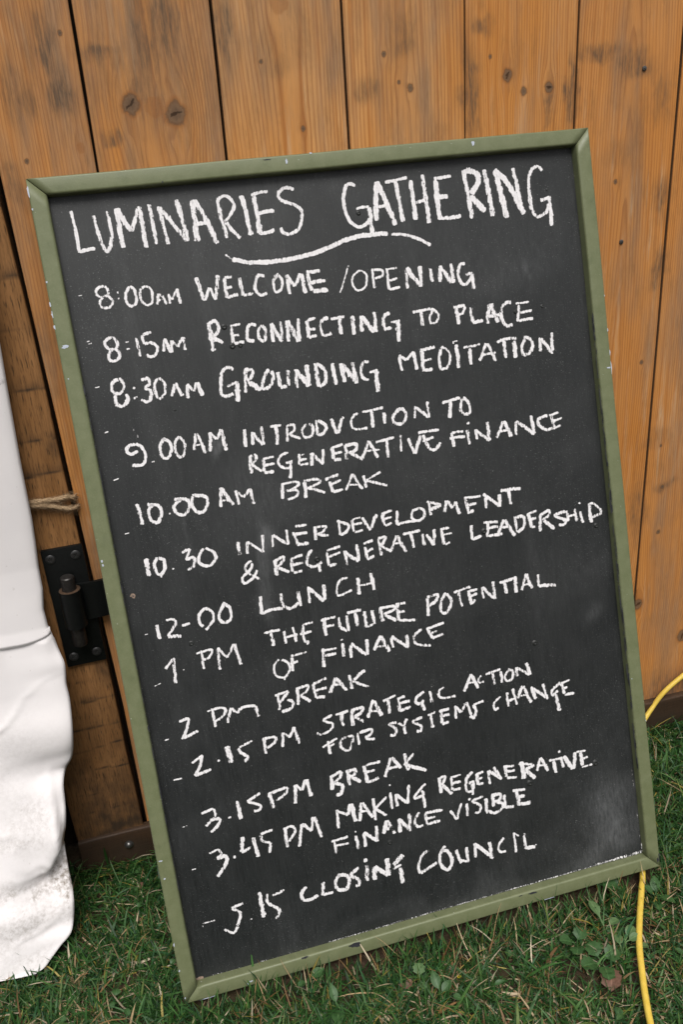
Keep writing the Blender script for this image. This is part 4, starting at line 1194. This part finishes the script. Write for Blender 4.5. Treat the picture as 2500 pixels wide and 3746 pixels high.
44 3458,3396 3448,3194/34 3444,3370 3554,3393/36 3444,3302 3611,3312/40 3450,3204 3617,3223
40 3827,3398 3699,3321 3700,3252 3766,3237 3801,3278/48 3770,3265 3800,3131
52 3903,3381 3913,3212/15 3938,3445 3939,3426
37 4111,3392 4038,3360 4026,3275 4110,3236 4258,3231
39 4522,3486 4382,3262/45 4512,3488 4593,3263/33 4436,3368 4575,3356
29 4665,3434 4620,3395 4622,3335 4693,3339
37 4725,3430 4952,3459/45 4827,3437 4844,3255
42 4948,3430 4957,3259
38 5080,3430 5010,3357 5020,3275 5103,3286 5127,3390 5061,3435
38 5184,3437 5187,3297/42 5182,3427 5370,3276/52 5342,3472 5370,3276
14 4309,3255 4317,3257
@forsys|FOR SYSTEMS CHANGE
43 2415,3025 2428,2828/32 2338,2947 2553,3030/32 2422,2946 2509,2963
39 2677,3019 2596,2981 2591,2885 2677,2825 2736,2908 2761,3008 2638,3009
40 2832,3040 2834,2864/38 2859,3033 3023,3042 3013,2977 2922,2940/32 2930,2929 3059,2897
40 3389,3052 3283,3048 3367,2960 3337,2888 3270,2895
33 3407,3038 3467,2985/40 3538,3075 3466,2975/44 3477,2982 3489,2862
41 3758,3043 3617,3008 3722,2924 3704,2859 3645,2863
37 3828,3046 3950,3076/45 3870,3066 3877,2857
45 4029,3077 4014,2893/37 3998,3065 4147,3070/37 3998,2996 4137,2993/41 4013,2884 4119,2888
41 4240,3097 4224,2903/41 4238,3078 4305,2983/41 4305,2983 4402,3109/41 4402,3109 4446,2910
34 4649,3072 4494,3048/41 4484,3050 4522,2952 4480,2862 4425,2905
34 4904,3082 4790,2989 4800,2907 4853,2924
42 4999,3110 4994,2902/38 5096,3148 5127,2901/34 4993,2982 5119,3003
42 5241,3155 5148,2986/50 5251,3153 5342,2881/34 5183,3018 5306,3010
50 5368,3096 5409,2916/46 5358,3098 5593,2883/43 5547,3116 5591,2874
43 5815,3075 5678,2985 5670,2916 5737,2951 5770,2964/51 5723,2924 5756,2663
47 5823,3053 5857,2894/35 5813,3056 5963,3082/31 5834,2970 5910,2983/35 5856,2884 6003,2874
@3.15|3.15PM BREAK
17 355,3532 415,3534
14 376,2335 448,2345
31 640,2452 805,2484/38 813,2482 805,2379 671,2271/42 736,2340 859,2326 818,2241 725,2170
36 972,2308 1008,2310
57 1123,2515 1133,2244
35 1435,2540 1250,2463/35 1250,2463 1399,2376 1380,2313 1307,2313
59 1547,2501 1576,2281/41 1528,2496 1770,2520 1769,2453 1619,2376
50 1903,2544 1861,2274/43 1902,2535 1979,2437/39 1979,2437 2047,2575/54 2065,2571 2092,2321
57 2392,2507 2376,2335/45 2374,2511 2523,2561 2512,2486 2408,2425/47 2426,2420 2522,2366 2498,2264 2419,2245
49 2625,2545 2623,2340/46 2596,2543 2729,2539 2710,2475 2649,2451/48 2668,2447 2777,2350
48 2857,2566 2859,2319/38 2857,2566 3088,2567/38 2852,2468 2997,2471/46 2868,2317 3037,2352
44 3236,2589 3121,2331/46 3245,2587 3355,2401/37 3175,2436 3322,2439
46 3423,2602 3455,2346/45 3565,2567 3398,2430/49 3447,2427 3703,2283
@3.45|3.45PM MAKING REGENERATIVE
18 394,1736 456,1737
31 652,1892 782,1923/38 782,1923 795,1842 733,1791/46 735,1801 860,1795 811,1663 701,1547
35 944,1758 985,1754
53 1112,2007 1059,1798/41 1059,1798 1202,1836/50 1241,1962 1267,1672
35 1512,1996 1343,1973/43 1342,1964 1356,1882 1467,1832/41 1467,1832 1420,1688
51 1674,1972 1673,1697/36 1645,1960 1768,1976 1802,1898 1699,1778
43 1908,1977 1822,1666/36 1908,1977 2017,1840/36 2017,1840 2066,2033/47 2075,2031 2140,1717
44 2394,2055 2387,1779/36 2387,2037 2544,1936/48 2544,1936 2594,2081/56 2603,2079 2631,1813
52 2744,2062 2686,1798/44 2754,2059 2871,1809/31 2717,1940 2829,1920
39 2911,2078 2907,1759/37 3100,2048 2916,1917/37 2925,1914 3063,1788
41 3162,2102 3150,1855/29 3160,2192 3172,2209
39 3239,2062 3231,1874/39 3237,2053 3372,1897/41 3427,2144 3379,1875
33 3668,2102 3501,1974 3495,1925 3596,1939/41 3606,2017 3613,1753/26 3515,1930 3641,1907
45 3872,2140 3874,1907/39 3839,2118 3951,2130 3932,2065 3875,2018/46 3904,2011 4024,1858
46 4047,2106 4041,1905/34 4027,2101 4188,2100/42 4034,2008 4175,2002/38 4041,1905 4162,1904
42 4360,2097 4257,2012 4245,1842 4325,1832 4350,1947 4279,1945/42 4328,1933 4326,1760
46 4415,2053 4414,1890/30 4404,2046 4517,2057/34 4414,1972 4496,1971/34 4414,1890 4496,1890
42 4589,2060 4582,1847/46 4588,2050 4772,1880/46 4675,2089 4762,1883
51 4846,2056 4846,1892/39 4815,2054 4978,2033/35 4836,1977 4979,1961/43 4845,1882 4997,1854
67 5086,2068 5095,1798/41 5072,2041 5254,1985/45 5273,1970 5121,1926/55 5141,1920 5270,1774
39 5377,2047 5303,1869/43 5377,2047 5477,1825/31 5343,1942 5467,1921
39 5505,1974 5685,1970/52 5577,1956 5591,1765
44 5698,1988 5710,1819/37 5668,2063 5682,2068
58 5730,1990 5853,1762/52 5864,1759 5914,2007
31 5935,2002 6083,1986/48 5997,1986 6006,1776/36 6006,1870 6105,1887/31 5992,1754 6166,1756
@finvis|FINANCE VISIBLE
44 2298,1634 2299,1424/33 2258,1625 2489,1636/33 2305,1552 2493,1535
44 2602,1621 2616,1416/27 2595,1663 2607,1680
44 2712,1621 2708,1421/45 2714,1631 2887,1453/54 2896,1682 2882,1454
53 3053,1720 2978,1539/49 3062,1718 3138,1495/41 3007,1602 3112,1583
49 3226,1694 3217,1494/51 3226,1694 3373,1482/53 3388,1732 3362,1475
41 3525,1716 3442,1616 3467,1518 3557,1514
42 3610,1683 3606,1511/38 3599,1676 3856,1658/42 3607,1592 3746,1586/46 3606,1511 3806,1508
34 3962,1620 4043,1466/40 4043,1466 4143,1685
42 4217,1665 4206,1473/34 4249,1718 4277,1701
38 4471,1701 4304,1673 4405,1585 4382,1488 4312,1497
47 4497,1664 4494,1479 4511,1454
51 4602,1678 4601,1513/49 4582,1683 4714,1669 4694,1592 4610,1583/45 4660,1570 4737,1519 4707,1444 4600,1420 4504,1477
49 4775,1653 4769,1448/45 4771,1458 4904,1444
59 4965,1677 4966,1438/43 4902,1672 5096,1643/49 4961,1564 5085,1552/56 4957,1450 5154,1430
@5.15|5.15 CLOSING COUNCIL
22 405,966 576,964/13 404,937 405,913
39 971,1095 812,1072/39 811,1063 906,975 865,838 782,723 668,808
22 1033,854 1044,834
56 1201,1187 1202,817
38 1530,1121 1358,1092/43 1300,1138 1289,1012 1416,874 1404,798 1350,753
42 1825,1086 1754,1017 1761,914 1871,892 1971,923
46 2064,1098 2033,895/40 2034,905 2178,904
48 2299,1132 2227,1041 2240,936 2349,895 2412,989 2388,1087 2269,1130
45 2573,1166 2454,1078 2547,990 2534,902 2488,916
64 2689,1163 2664,926/51 2652,1239 2706,1238
61 2790,1115 2769,907/65 2798,1102 2958,924/65 2974,1175 2966,912
67 3220,1168 3055,1050/43 3037,994 3170,1028/63 3146,994 3141,749
50 3574,1131 3476,1076 3396,934 3423,843 3527,866 3686,924
44 3816,1136 3728,1006 3728,861 3818,773 3893,877 3853,1033 3758,1080
47 3974,1031 4016,811/37 4003,867 4138,798/45 4127,1030 4124,802
43 4264,1055 4235,833/47 4261,1034 4494,751/47 4476,1017 4473,756
35 4695,1020 4597,911 4617,821 4699,809
39 4855,1050 4849,746/23 4835,1055 4920,980
48 5008,1008 4998,758/52 4999,768 5146,749/25 5146,789 5170,776'''
LBL = {'title': 'chalk title reading LUMINARIES GATHERING', 'flourish': 'curved chalk flourish under the title'}
def ribbon(mb, P, w, zoff, wear):
    n = len(P)
    T = np.gradient(P, axis=0); T /= np.maximum(np.linalg.norm(T, axis=1), 1e-9)[:, None]
    Nn = np.stack([-T[:, 1], T[:, 0]], 1)
    L = np.concatenate([[0], np.cumsum(np.linalg.norm(np.diff(P, axis=0), axis=1))])
    sd_ = rng.integers(0, 9999)
    wl = w / 2 * (1.12 + .62 * (fbm(L * 210, 0 * L, sd_, 3) - .5)); wr = w / 2 * (1.12 + .62 * (fbm(L * 210, 0 * L, sd_ + 5, 3) - .5))
    e = np.minimum(np.minimum(L, L[-1] - L) / (w * .30), 1.0)
    cap = np.sqrt(np.clip(1 - (1 - e) ** 2, .30, 1))
    cols = np.array([-1, -.55, 0, .55, 1.0])
    off = np.where(cols[None] < 0, cols[None] * (wr * cap)[:, None], cols[None] * (wl * cap)[:, None])
    V2 = P[:, None, :] + Nn[:, None, :] * off[..., None]
    V = np.concatenate([V2, np.full((n, 5, 1), zoff)], -1).reshape(-1, 3)
    ru = np.repeat(np.abs(cols)[None], n, 0); ru = np.maximum(ru, (1 - np.clip(e, 0, 1))[:, None] * .9)
    mb.add(V, grid_quads(n, 5), ru=ru.ravel(), wear=np.repeat(wear + (fbm(L * 70, 0 * L, sd_ + 31, 2) - .5) * .085, 5))
cur = None; lines = {}
for row in STROKES.strip().split('\n'):
    if row[0] == '@': cur = row[1:].split('|'); lines.setdefault(cur[0], [cur[1], []]); lines[cur[0]][0] = (lines[cur[0]][0] + ' ' + cur[1]).strip() if lines[cur[0]][0] != cur[1] else cur[1]; continue
    for sg in row.split('/'):
        q = sg.split(); lines[cur[0]][1].append((int(q[0]) * 1e-4, np.array([[int(v) * 1e-4 for v in p.split(',')] for p in q[1:]])))
parts_ = []
for key, (txt, strokes) in lines.items():
    if not key[0].isdigit():
        parts_.append((LBL.get(key, 'chalk schedule words reading ' + txt), key, strokes)); continue
    o_ = sorted(strokes, key=lambda q: q[1][:, 0].min())
    hi = o_[0][1][:, 0].max(); gaps_ = []
    for i in range(1, len(o_)):
        gaps_.append((o_[i][1][:, 0].min() - hi if .13 < o_[i][1][:, 0].min() < .36 else -1, i)); hi = max(hi, o_[i][1][:, 0].max())
    i = max(gaps_)[1]
    t1_, t2_ = txt.replace('- ', '').split(' ', 1)
    parts_.append(('chalk time reading ' + t1_, key, o_[:i])); parts_.append(('chalk schedule words reading ' + t2_, key, o_[i:]))
kk = 0
for lab_, key, strokes in parts_:
    mb = MB()
    for w, P in strokes:
        if len(P) == 2 and np.linalg.norm(P[1] - P[0]) < w * 1.2:
            d = P[1] - P[0]; d = d / max(np.linalg.norm(d), 1e-6); c_ = P.mean(0); P = np.array([c_ - d * w * .55, c_ + d * w * .55])
        kk += 1
        wear = rng.uniform(-.05, .028) + (.014 if w < .0030 else -.012)
        if key in ('title', 'flourish'): wear -= .02
        if len(P) > 2:
            # long straight-ish letters keep their corners; curves are smoothed
            Pc = catmull(P, .0009)
        else:
            Pc = catmull(P, .0009)
            b_ = np.linspace(-1, 1, len(Pc)); dv = P[1] - P[0]
            Pc = Pc + np.array([-dv[1], dv[0]])[None] * ((1 - b_ ** 2) * rng.uniform(-.018, .018))[:, None]
        Pc = Pc + (np.stack([fbm(np.arange(len(Pc)) * .05, 0 * Pc[:, 0], kk), fbm(np.arange(len(Pc)) * .05, 0 * Pc[:, 0], kk + 999)], 1) - .5) * w * .22
        ribbon(mb, Pc, w * 1.10, -REC + .00025 + (kk % 40) * .000012, wear)
    o = obj('chalk_lettering', mb.mesh('chalk_lettering'), M_CHALK, panel)
    o['label'] = lab_
# chalk dust lying along the ledge, and crumbs in the lower right corner
mb = MB()
PT = catmull(np.array([(.038, .0214), (.0854, .0210), (.2375, .0212), (.3987, .0216), (.5684, .0216), (.676, .0214)]), .0015)
PT[:, 1] += (fbm(PT[:, 0] * 90, 0 * PT[:, 0], 4) - .5) * .0012
ribbon(mb, PT[:120], .0020, -REC + .0009, .15); ribbon(mb, PT[110:], .0027, -REC + .0010, .10)
ribbon(mb, catmull(np.array([(.60, .0225), (.65, .0226), (.6795, .0228)]), .0015), .0056, -REC + .0011, .09)
ribbon(mb, catmull(np.array([(.6795, .022), (.6803, .030), (.6803, .036)]), .0015), .0026, -REC + .0011, .0)
ribbon(mb, catmull(np.array([(.6785, .044), (.6772, .10), (.6760, .16)]), .0015), .0010, -REC + .0011, .15)
o = obj('chalk_dust', mb.mesh('chalk_dust'), M_CHALK, panel)

# ================================================================== yellow cable
CP = [(1.35, -.016, .33), (1.15, -.014, .215), (1.02, -.013, .150), (.9363, -.012, .0985), (.8935, -.0125, .0690), (.8684, -.014, .0400), (.835, -.030, .0140), (.785, -.085, .0075), (.725, -.190, .0070), (.6579, -.3052, .0066), (.6345, -.3381, .0100),
      (.600, -.3850, .0150), (.5750, -.4220, .0165), (.5555, -.4580, .0160), (.5380, -.4930, .0150), (.520, -.535, .014), (.480, -.64, .006), (.40, -.78, .006), (.25, -.95, .006)]
V_, Q_, _, _ = tube_arrays(catmull(np.array(CP) + np.array([0, 0, .0035]), .006), .0043, 16)
cb = obj('cable', np_mesh('cable', V_, Q_), M_YEL, smooth=True)
tag(cb, 'yellow electric cable running down the door, under the chalkboard and across the grass', 'cable')

# ================================================================== lawn
def blade_batch(n, x, y, az, lean, L, w, curl, col, kink=0.0):
    """vectorised blades; returns V (n*9), quads, tris, col"""
    segs = 4
    t = np.linspace(0, 1, segs + 1)
    hx, hy = np.cos(az), np.sin(az)
    ang = lean[:, None] + curl[:, None] * t[None] ** 1.3                       # angle from vertical
    dl = L[:, None] / segs
    sx = np.concatenate([np.zeros((n, 1)), np.cumsum(np.sin(ang[:, :-1]) * dl, 1)], 1)
    sz = np.concatenate([np.zeros((n, 1)), np.cumsum(np.cos(ang[:, :-1]) * dl, 1)], 1)
    side = rng.uniform(-.25, .25, n)[:, None] * sx * t[None]
    zb = ground_z(x, y)
    cx = x[:, None] + hx[:, None] * sx - hy[:, None] * side; cy = y[:, None] + hy[:, None] * sx + hx[:, None] * side
    cz = np.maximum(zb[:, None] + sz, zb[:, None] + .0015 + .004 * rng.random((n, 1)))
    wd = w[:, None] / 2 * np.array([.75, 1.0, .95, .65])[None]
    tw = rng.uniform(-.9, .9, n)[:, None]
    px, py = -hy[:, None] * np.cos(tw), hx[:, None] * np.cos(tw); pz = np.sin(tw)
    A = np.stack([cx[:, :4] - px * wd, cy[:, :4] - py * wd, cz[:, :4] - pz * wd * .6], -1)
    B = np.stack([cx[:, :4] + px * wd, cy[:, :4] + py * wd, cz[:, :4] + pz * wd * .6], -1)
    tip = np.stack([cx[:, 4], cy[:, 4], cz[:, 4]], -1)[:, None]
    V = np.concatenate([A, B, tip], 1)                                         # n,9,3
    b = np.arange(n)[:, None, None] * 9
    q = np.array([[0, 4, 5, 1], [1, 5, 6, 2], [2, 6, 7, 3]])[None] + b
    tr = np.array([[3, 7, 8]])[None] + b
    C = np.repeat(col[:, None, :], 9, 1)
    return V.reshape(-1, 3), q.reshape(-1, 4), tr.reshape(-1, 3), C.reshape(-1, 4)
PAL_G = np.array([(.020, .070, .014), (.030, .094, .020), (.045, .122, .028), (.068, .150, .036), (.115, .165, .036), (.012, .045, .014), (.032, .104, .040)])
PAL_D = np.array([(.50, .36, .20), (.62, .48, .31), (.36, .22, .10), (.28, .145, .06), (.70, .58, .42), (.40, .31, .07)])
SOILP = [(.4928, -.4203, .048, .026), (.40, -.395, .02, .012), (.52, -.4516, .03, .015), (-.10, -.235, .025, .012), (.02, -.36, .03, .015)]
def keep_mask(x, y):
    k = np.ones(len(x), bool)
    for (sx, sy, rx, ry) in SOILP:
        k &= ~((((x - sx) / rx) ** 2 + ((y - sy) / ry) ** 2 < 1) & (rng.random(len(x)) < .86))
    k &= ~((y > -.014) & (x > -.150))                       # timber
    k &= y < .05
    # nothing grows through the board's foot
    k &= ~((np.abs(y + .306 + (x + .02) * .017 - .010) < .012) & (x > -.022) & (x < .682))
    k &= ~((x < -.17) & (y > -.165) & (rng.random(len(x)) < .8))
    # nor through the cable
    for (ax, ay, az_), (bx, by, bz_) in zip(CP[6:-1], CP[7:]):
        d = np.array([bx - ax, by - ay]); l2 = d @ d
        tt = np.clip(((x - ax) * d[0] + (y - ay) * d[1]) / l2, 0, 1)
        k &= np.hypot(x - ax - tt * d[0], y - ay - tt * d[1]) > .010
    return k
gm = MB()
def sow(n, x0, x1, y0, y1, kind):
    x = rng.uniform(x0, x1, n); y = rng.uniform(y0, y1, n)
    # tufts: pull roots toward clump centres
    c = fbm(x * 26, y * 26, 71) ; m = keep_mask(x, y) & (rng.random(n) < np.clip(c * 1.7 - .12, .15, 1))
    x, y = x[m], y[m]; n = len(x)
    az = rng.uniform(0, 6.283, n) + (vnoise(x * 12, y * 12, 72) - .5) * 4
    u = rng.random(n)
    drought = np.clip((fbm(x * 7, y * 7, 73) - .40) * 3.2, 0, 1) * np.clip((-.05 - y) / .2, .25, 1)
    if kind == 'green':
        lean = rng.normal(.85, .38, n).clip(.05, 1.5); L = rng.gamma(6, .0044, n).clip(.009, .056); w = rng.uniform(.0011, .0027, n); curl = rng.uniform(.0, 1.5, n)
        big = rng.random(n) < .12; w[big] *= 1.6; L[big] *= 1.2
        col = PAL_G[rng.choice(7, n, p=[.22, .24, .2, .12, .05, .1, .07])] * rng.uniform(.75, 1.25, (n, 1))
        dry = rng.random(n) < .04 + .16 * drought
        col[dry] = PAL_D[rng.choice(6, dry.sum())] * rng.uniform(.5, 1.0, (dry.sum(), 1))
    elif kind == 'dry':
        keep = rng.random(n) < .15 + .72 * drought; x, y, az = x[keep], y[keep], az[keep]; n = len(x)
        lean = rng.normal(1.25, .25, n).clip(.5, 1.56); L = rng.gamma(5, .0060, n).clip(.010, .07); w = rng.uniform(.0007, .0020, n); curl = rng.uniform(-.1, 1.3, n)
        col = PAL_D[rng.choice(6, n, p=[.26, .22, .2, .14, .10, .08])] * rng.uniform(.55, 1.15, (n, 1))
    else:                                                   # short dense bottom growth
        lean = rng.uniform(.3, 1.5, n); L = rng.uniform(.008, .024, n); w = rng.uniform(.0012, .0026, n); curl = rng.uniform(0, 1.2, n)
        col = PAL_G[rng.choice(7, n, p=[.3, .22, .12, .06, .02, .25, .03])] * rng.uniform(.6, 1.05, (n, 1))
        dry = rng.random(n) < .16
        col[dry] = PAL_D[rng.choice(4, dry.sum())] * rng.uniform(.3, .7, (dry.sum(), 1))
    # keep blades near the board from stabbing through it
    near = (np.abs(y + .31) < .05) & (x > -.03) & (x < .69)
    back = near & (y > -.306)
    lean = np.where(near, np.minimum(lean, .42 + 6 * np.abs(y + .306)), lean); curl = np.where(near, curl * .4, curl)
    L = np.where(back, L * .5, L)
    wallish = y > -.06
    az = np.where(wallish & (x > -.16), -np.abs(az % 3.1416), az)
    V_, Q_, T_, C_ = blade_batch(n, x, y, az, lean, L, w, curl, np.hstack([col, np.ones((n, 1))]))
    gm.add(V_, Q_, T_, col=C_)
sow(160000, -.50, 1.25, -.85, .0, 'green')
sow(30000, -.50, 1.25, -.85, .0, 'dry')
sow(46000, -.50, 1.25, -.85, .0, 'short')
sow(26000, -2.0, 2.8, -2.6, -.85, 'green'); sow(9000, -2.0, 2.8, -2.6, -.85, 'dry'); sow(9000, 1.25, 2.8, -.85, 0, 'green'); sow(8000, -2.0, -.5, -.85, 0, 'green')
lawn = obj('grass', gm.mesh('grass'), M_GRASS)
tag(lawn, kind='stuff', label='rough green lawn with dry straw coloured blades', cat='grass')

# small round lawn leaves that nobody could count
def leaf_arrays(Lf, Wf, shape, bend, nl=9, nw=5):
    t = np.linspace(0, 1, nl)[:, None]; u = np.linspace(-1, 1, nw)[None]
    if shape == 'round': w = np.sqrt(np.clip(1 - (2 * t - 1.0) ** 2, 0, 1)) * (.9 + .1 * t)
    elif shape == 'spoon': w = np.where(t < .35, .16 + 0 * t, .16 + .84 * np.sin(np.clip((t - .35) / .65, 0, 1) * np.pi) ** .7)
    elif shape == 'lobed': w = np.sqrt(np.clip(1 - (2 * t - 1) ** 2, 0, 1)) * (1 + .24 * np.cos(t * 22))
    else: w = np.sin(np.pi * t ** .8) ** .9
    w = np.maximum(w, .03)
    X = t * Lf + 0 * u
    Y = u * w * Wf / 2
    Z = np.sin(t * np.pi * .5) * bend * Lf - (bend * .9 * Lf) * t ** 2 + np.abs(u) * w * Wf * .12
    return np.stack([X, Y, Z], -1).reshape(-1, 3), grid_quads(nl, nw), np.repeat(u, nl, 0).ravel()
def put(V, x, y, z, az, pitch, roll=0.0):
    R_ = (Matrix.Rotation(az, 3, 'Z') @ Matrix.Rotation(-pitch, 3, 'Y') @ Matrix.Rotation(roll, 3, 'X'))
    return V @ np.array(R_).T + np.array([x, y, z])
cm = MB()
for i in range(620):
    x, y = rng.uniform(-.35, 1.1), rng.uniform(-.7, -.03)
    if not keep_mask(np.array([x]), np.array([y]))[0] or (abs(y + .306) < .035 and -.05 < x < .72) or (x < -.12 and y > -.2): continue
    if fbm(np.array(x * 9), np.array(y * 9), 91) < .47: continue
    V_, Q_, U_ = leaf_arrays(rng.uniform(.007, .016), rng.uniform(.006, .012), rng.choice(['round', 'oval', 'lobed']), .25, 6, 4)
    cm.add(put(V_, x, y, float(ground_z(x, y)) + rng.uniform(.006, .022), rng.uniform(0, 6.28), rng.uniform(-.3, .5), rng.uniform(-.4, .4)), Q_, lu=U_)
cl = obj('ground_cover', cm.mesh('ground_cover'), M_LEAF, smooth=True)
tag(cl, kind='stuff', label='small dark round leaves scattered through the lawn', cat='ground cover')

# broad leaved weeds and fallen leaves one can point at
def weed(name, x, y, leaves, mat, label, cat, group=None):
    mb = MB(); z0 = float(ground_z(x, y))
    for (az, ln, wd, shp, stem, pitch, h) in leaves:
        bx, by = math.cos(az) * stem, math.sin(az) * stem
        if stem > .002:
            pts = catmull(np.array([(0, 0, .002), (bx * .5, by * .5, h * .75), (bx, by, h * .8)]), .002)
            V_, Q_, _, _ = tube_arrays(pts, .0008, 6); mb.add(V_, Q_, lu=np.full(len(V_), .04))
        V_, Q_, U_ = leaf_arrays(ln, wd, shp, .18)
        mb.add(put(V_, bx, by, h * .8, az + rng.uniform(-.3, .3), pitch, rng.uniform(-.25, .25)), Q_, lu=U_)
    o = obj(name, mb.mesh(name), mat, smooth=True)
    o.location = (x, y, z0)
    tag(o, label, cat, group)
G = 'broad leaved weeds in the lawn'
weed('weed_plant', .553, -.375, [(1.9, .034, .016, 'spoon', .004, .35, .022), (.4, .016, .012, 'round', .01, .1, .016)], M_LEAFP, 'weed with one tall pale spoon shaped leaf, left of the yellow cable', 'weed', G)
weed('weed_plant', .556, -.412, [(.6, .017, .015, 'round', .018, .2, .026), (-.35, .016, .013, 'round', .02, -.05, .022), (1.5, .014, .013, 'round', .006, .1, .02), (.15, .015, .012, 'round', .012, .3, .03)], M_LEAFP, 'cluster of small pale round leaves on stems, touching the yellow cable', 'weed', G)
weed('weed_plant', .522, -.418, [(a, .022, .022, 'lobed', .008, .1, .016) for a in (.3, 1.7, 3.2, 4.6)], M_LEAF, 'dark lobed weed beside the bare soil patch near the yellow cable', 'weed', G)
weed('weed_plant', .503, -.386, [(a, .018, .019, 'lobed', .006, .25, .022) for a in (.8, 2.6, 4.4)], M_LEAF, 'small lobed weed behind the bare soil patch', 'weed', G)
weed('weed_plant', .613, -.322, [(2.9, .030, .018, 'oval', .004, .15, .016), (3.6, .026, .015, 'oval', .004, .1, .012), (4.4, .022, .014, 'oval', .004, .2, .014), (2.0, .02, .012, 'oval', .004, .3, .014)], M_LEAF, 'weed with wide oval leaves under the lower right corner of the chalkboard', 'weed', G)
weed('weed_plant', .650, -.350, [(.9, .024, .014, 'oval', .006, .4, .02), (5.4, .026, .016, 'oval', .004, .2, .018), (2.2, .018, .012, 'oval', .004, .4, .02), (4.2, .02, .013, 'round', .006, .2, .014)], M_LEAF, 'leafy weed close to the right side of the yellow cable', 'weed', G)
weed('weed_plant', .690, -.390, [(a, .018, .017, 'lobed', .006, .2, .018) for a in (.2, 1.5, 3.9)], M_LEAF, 'lobed weed in the grass right of the yellow cable', 'weed', G)
weed('weed_plant', .1445, -.322, [(.3, .020, .014, 'oval', .003, .25, .018), (3.3, .012, .01, 'round', .006, .1, .014)], M_LEAF, 'weed with one broad oval leaf just below the bottom rail of the chalkboard', 'weed', G)
weed('weed_plant', .168, -.370, [(1.6, .024, .011, 'oval', .003, .5, .022), (4.6, .026, .018, 'oval', .003, .1, .014)], M_LEAF, 'weed with two long upright leaves at the front edge of the lawn', 'weed', G)
weed('weed_plant', .2835, -.366, [(1.4, .016, .016, 'lobed', .004, .3, .018), (4.8, .014, .012, 'round', .004, .1, .014)], M_LEAFP, 'small pale lobed weed in the middle of the lawn', 'weed', G)
weed('weed_plant', .302, -.392, [(1.8, .024, .013, 'oval', .003, .4, .02), (.3, .02, .012, 'oval', .003, .2, .014)], M_LEAF, 'dark upright oval leaved weed in the lawn near the dry crumpled leaf', 'weed', G)
weed('fallen_leaf', .512, -.458, [(.7, .030, .026, 'lobed', 0, .15, .010)], M_DEAD, 'brown lobed dead leaf lying on soil beside the yellow cable', 'leaf', 'fallen leaves')
weed('fallen_leaf', .262, -.372, [(.3, .013, .010, 'lobed', 0, .5, .012), (2.4, .012, .009, 'oval', 0, .4, .012)], M_DEAD, 'small dry crumpled leaf in the middle of the lawn', 'leaf', 'fallen leaves')
weed('fallen_leaf', -.067, -.086, [(.8, .013, .010, 'oval', 0, .2, .012)], M_DEAD, 'small tan leaf on the grass in front of the sill bolt', 'leaf', 'fallen leaves')
weed('fallen_leaf', .752, -.150, [(2.6, .020, .012, 'oval', 0, .1, .012)], M_DEAD, 'dull red brown leaf in the grass right of the chalkboard', 'leaf', 'fallen leaves')
fl = empty('yellow_flower', (.3328, -.3808, float(ground_z(.3328, -.3808))))
tag(fl, 'tiny yellow flower head low in the grass below the chalkboard', 'flower')
mb = MB()
for a in np.linspace(0, 6.28, 9)[:-1]:
    V_, Q_, U_ = leaf_arrays(.0030, .0018, 'oval', .1, 5, 3); mb.add(put(V_, 0, 0, .016, a, .35), Q_)
obj('petals', mb.mesh('petals'), M_PETAL, fl)
V_, Q_, _, _ = tube_arrays(np.array([(0, 0, 0), (.001, 0, .009), (0, 0, .018)]), .0007, 6)
obj('stem', np_mesh('stem', V_, Q_), M_STEM, fl)
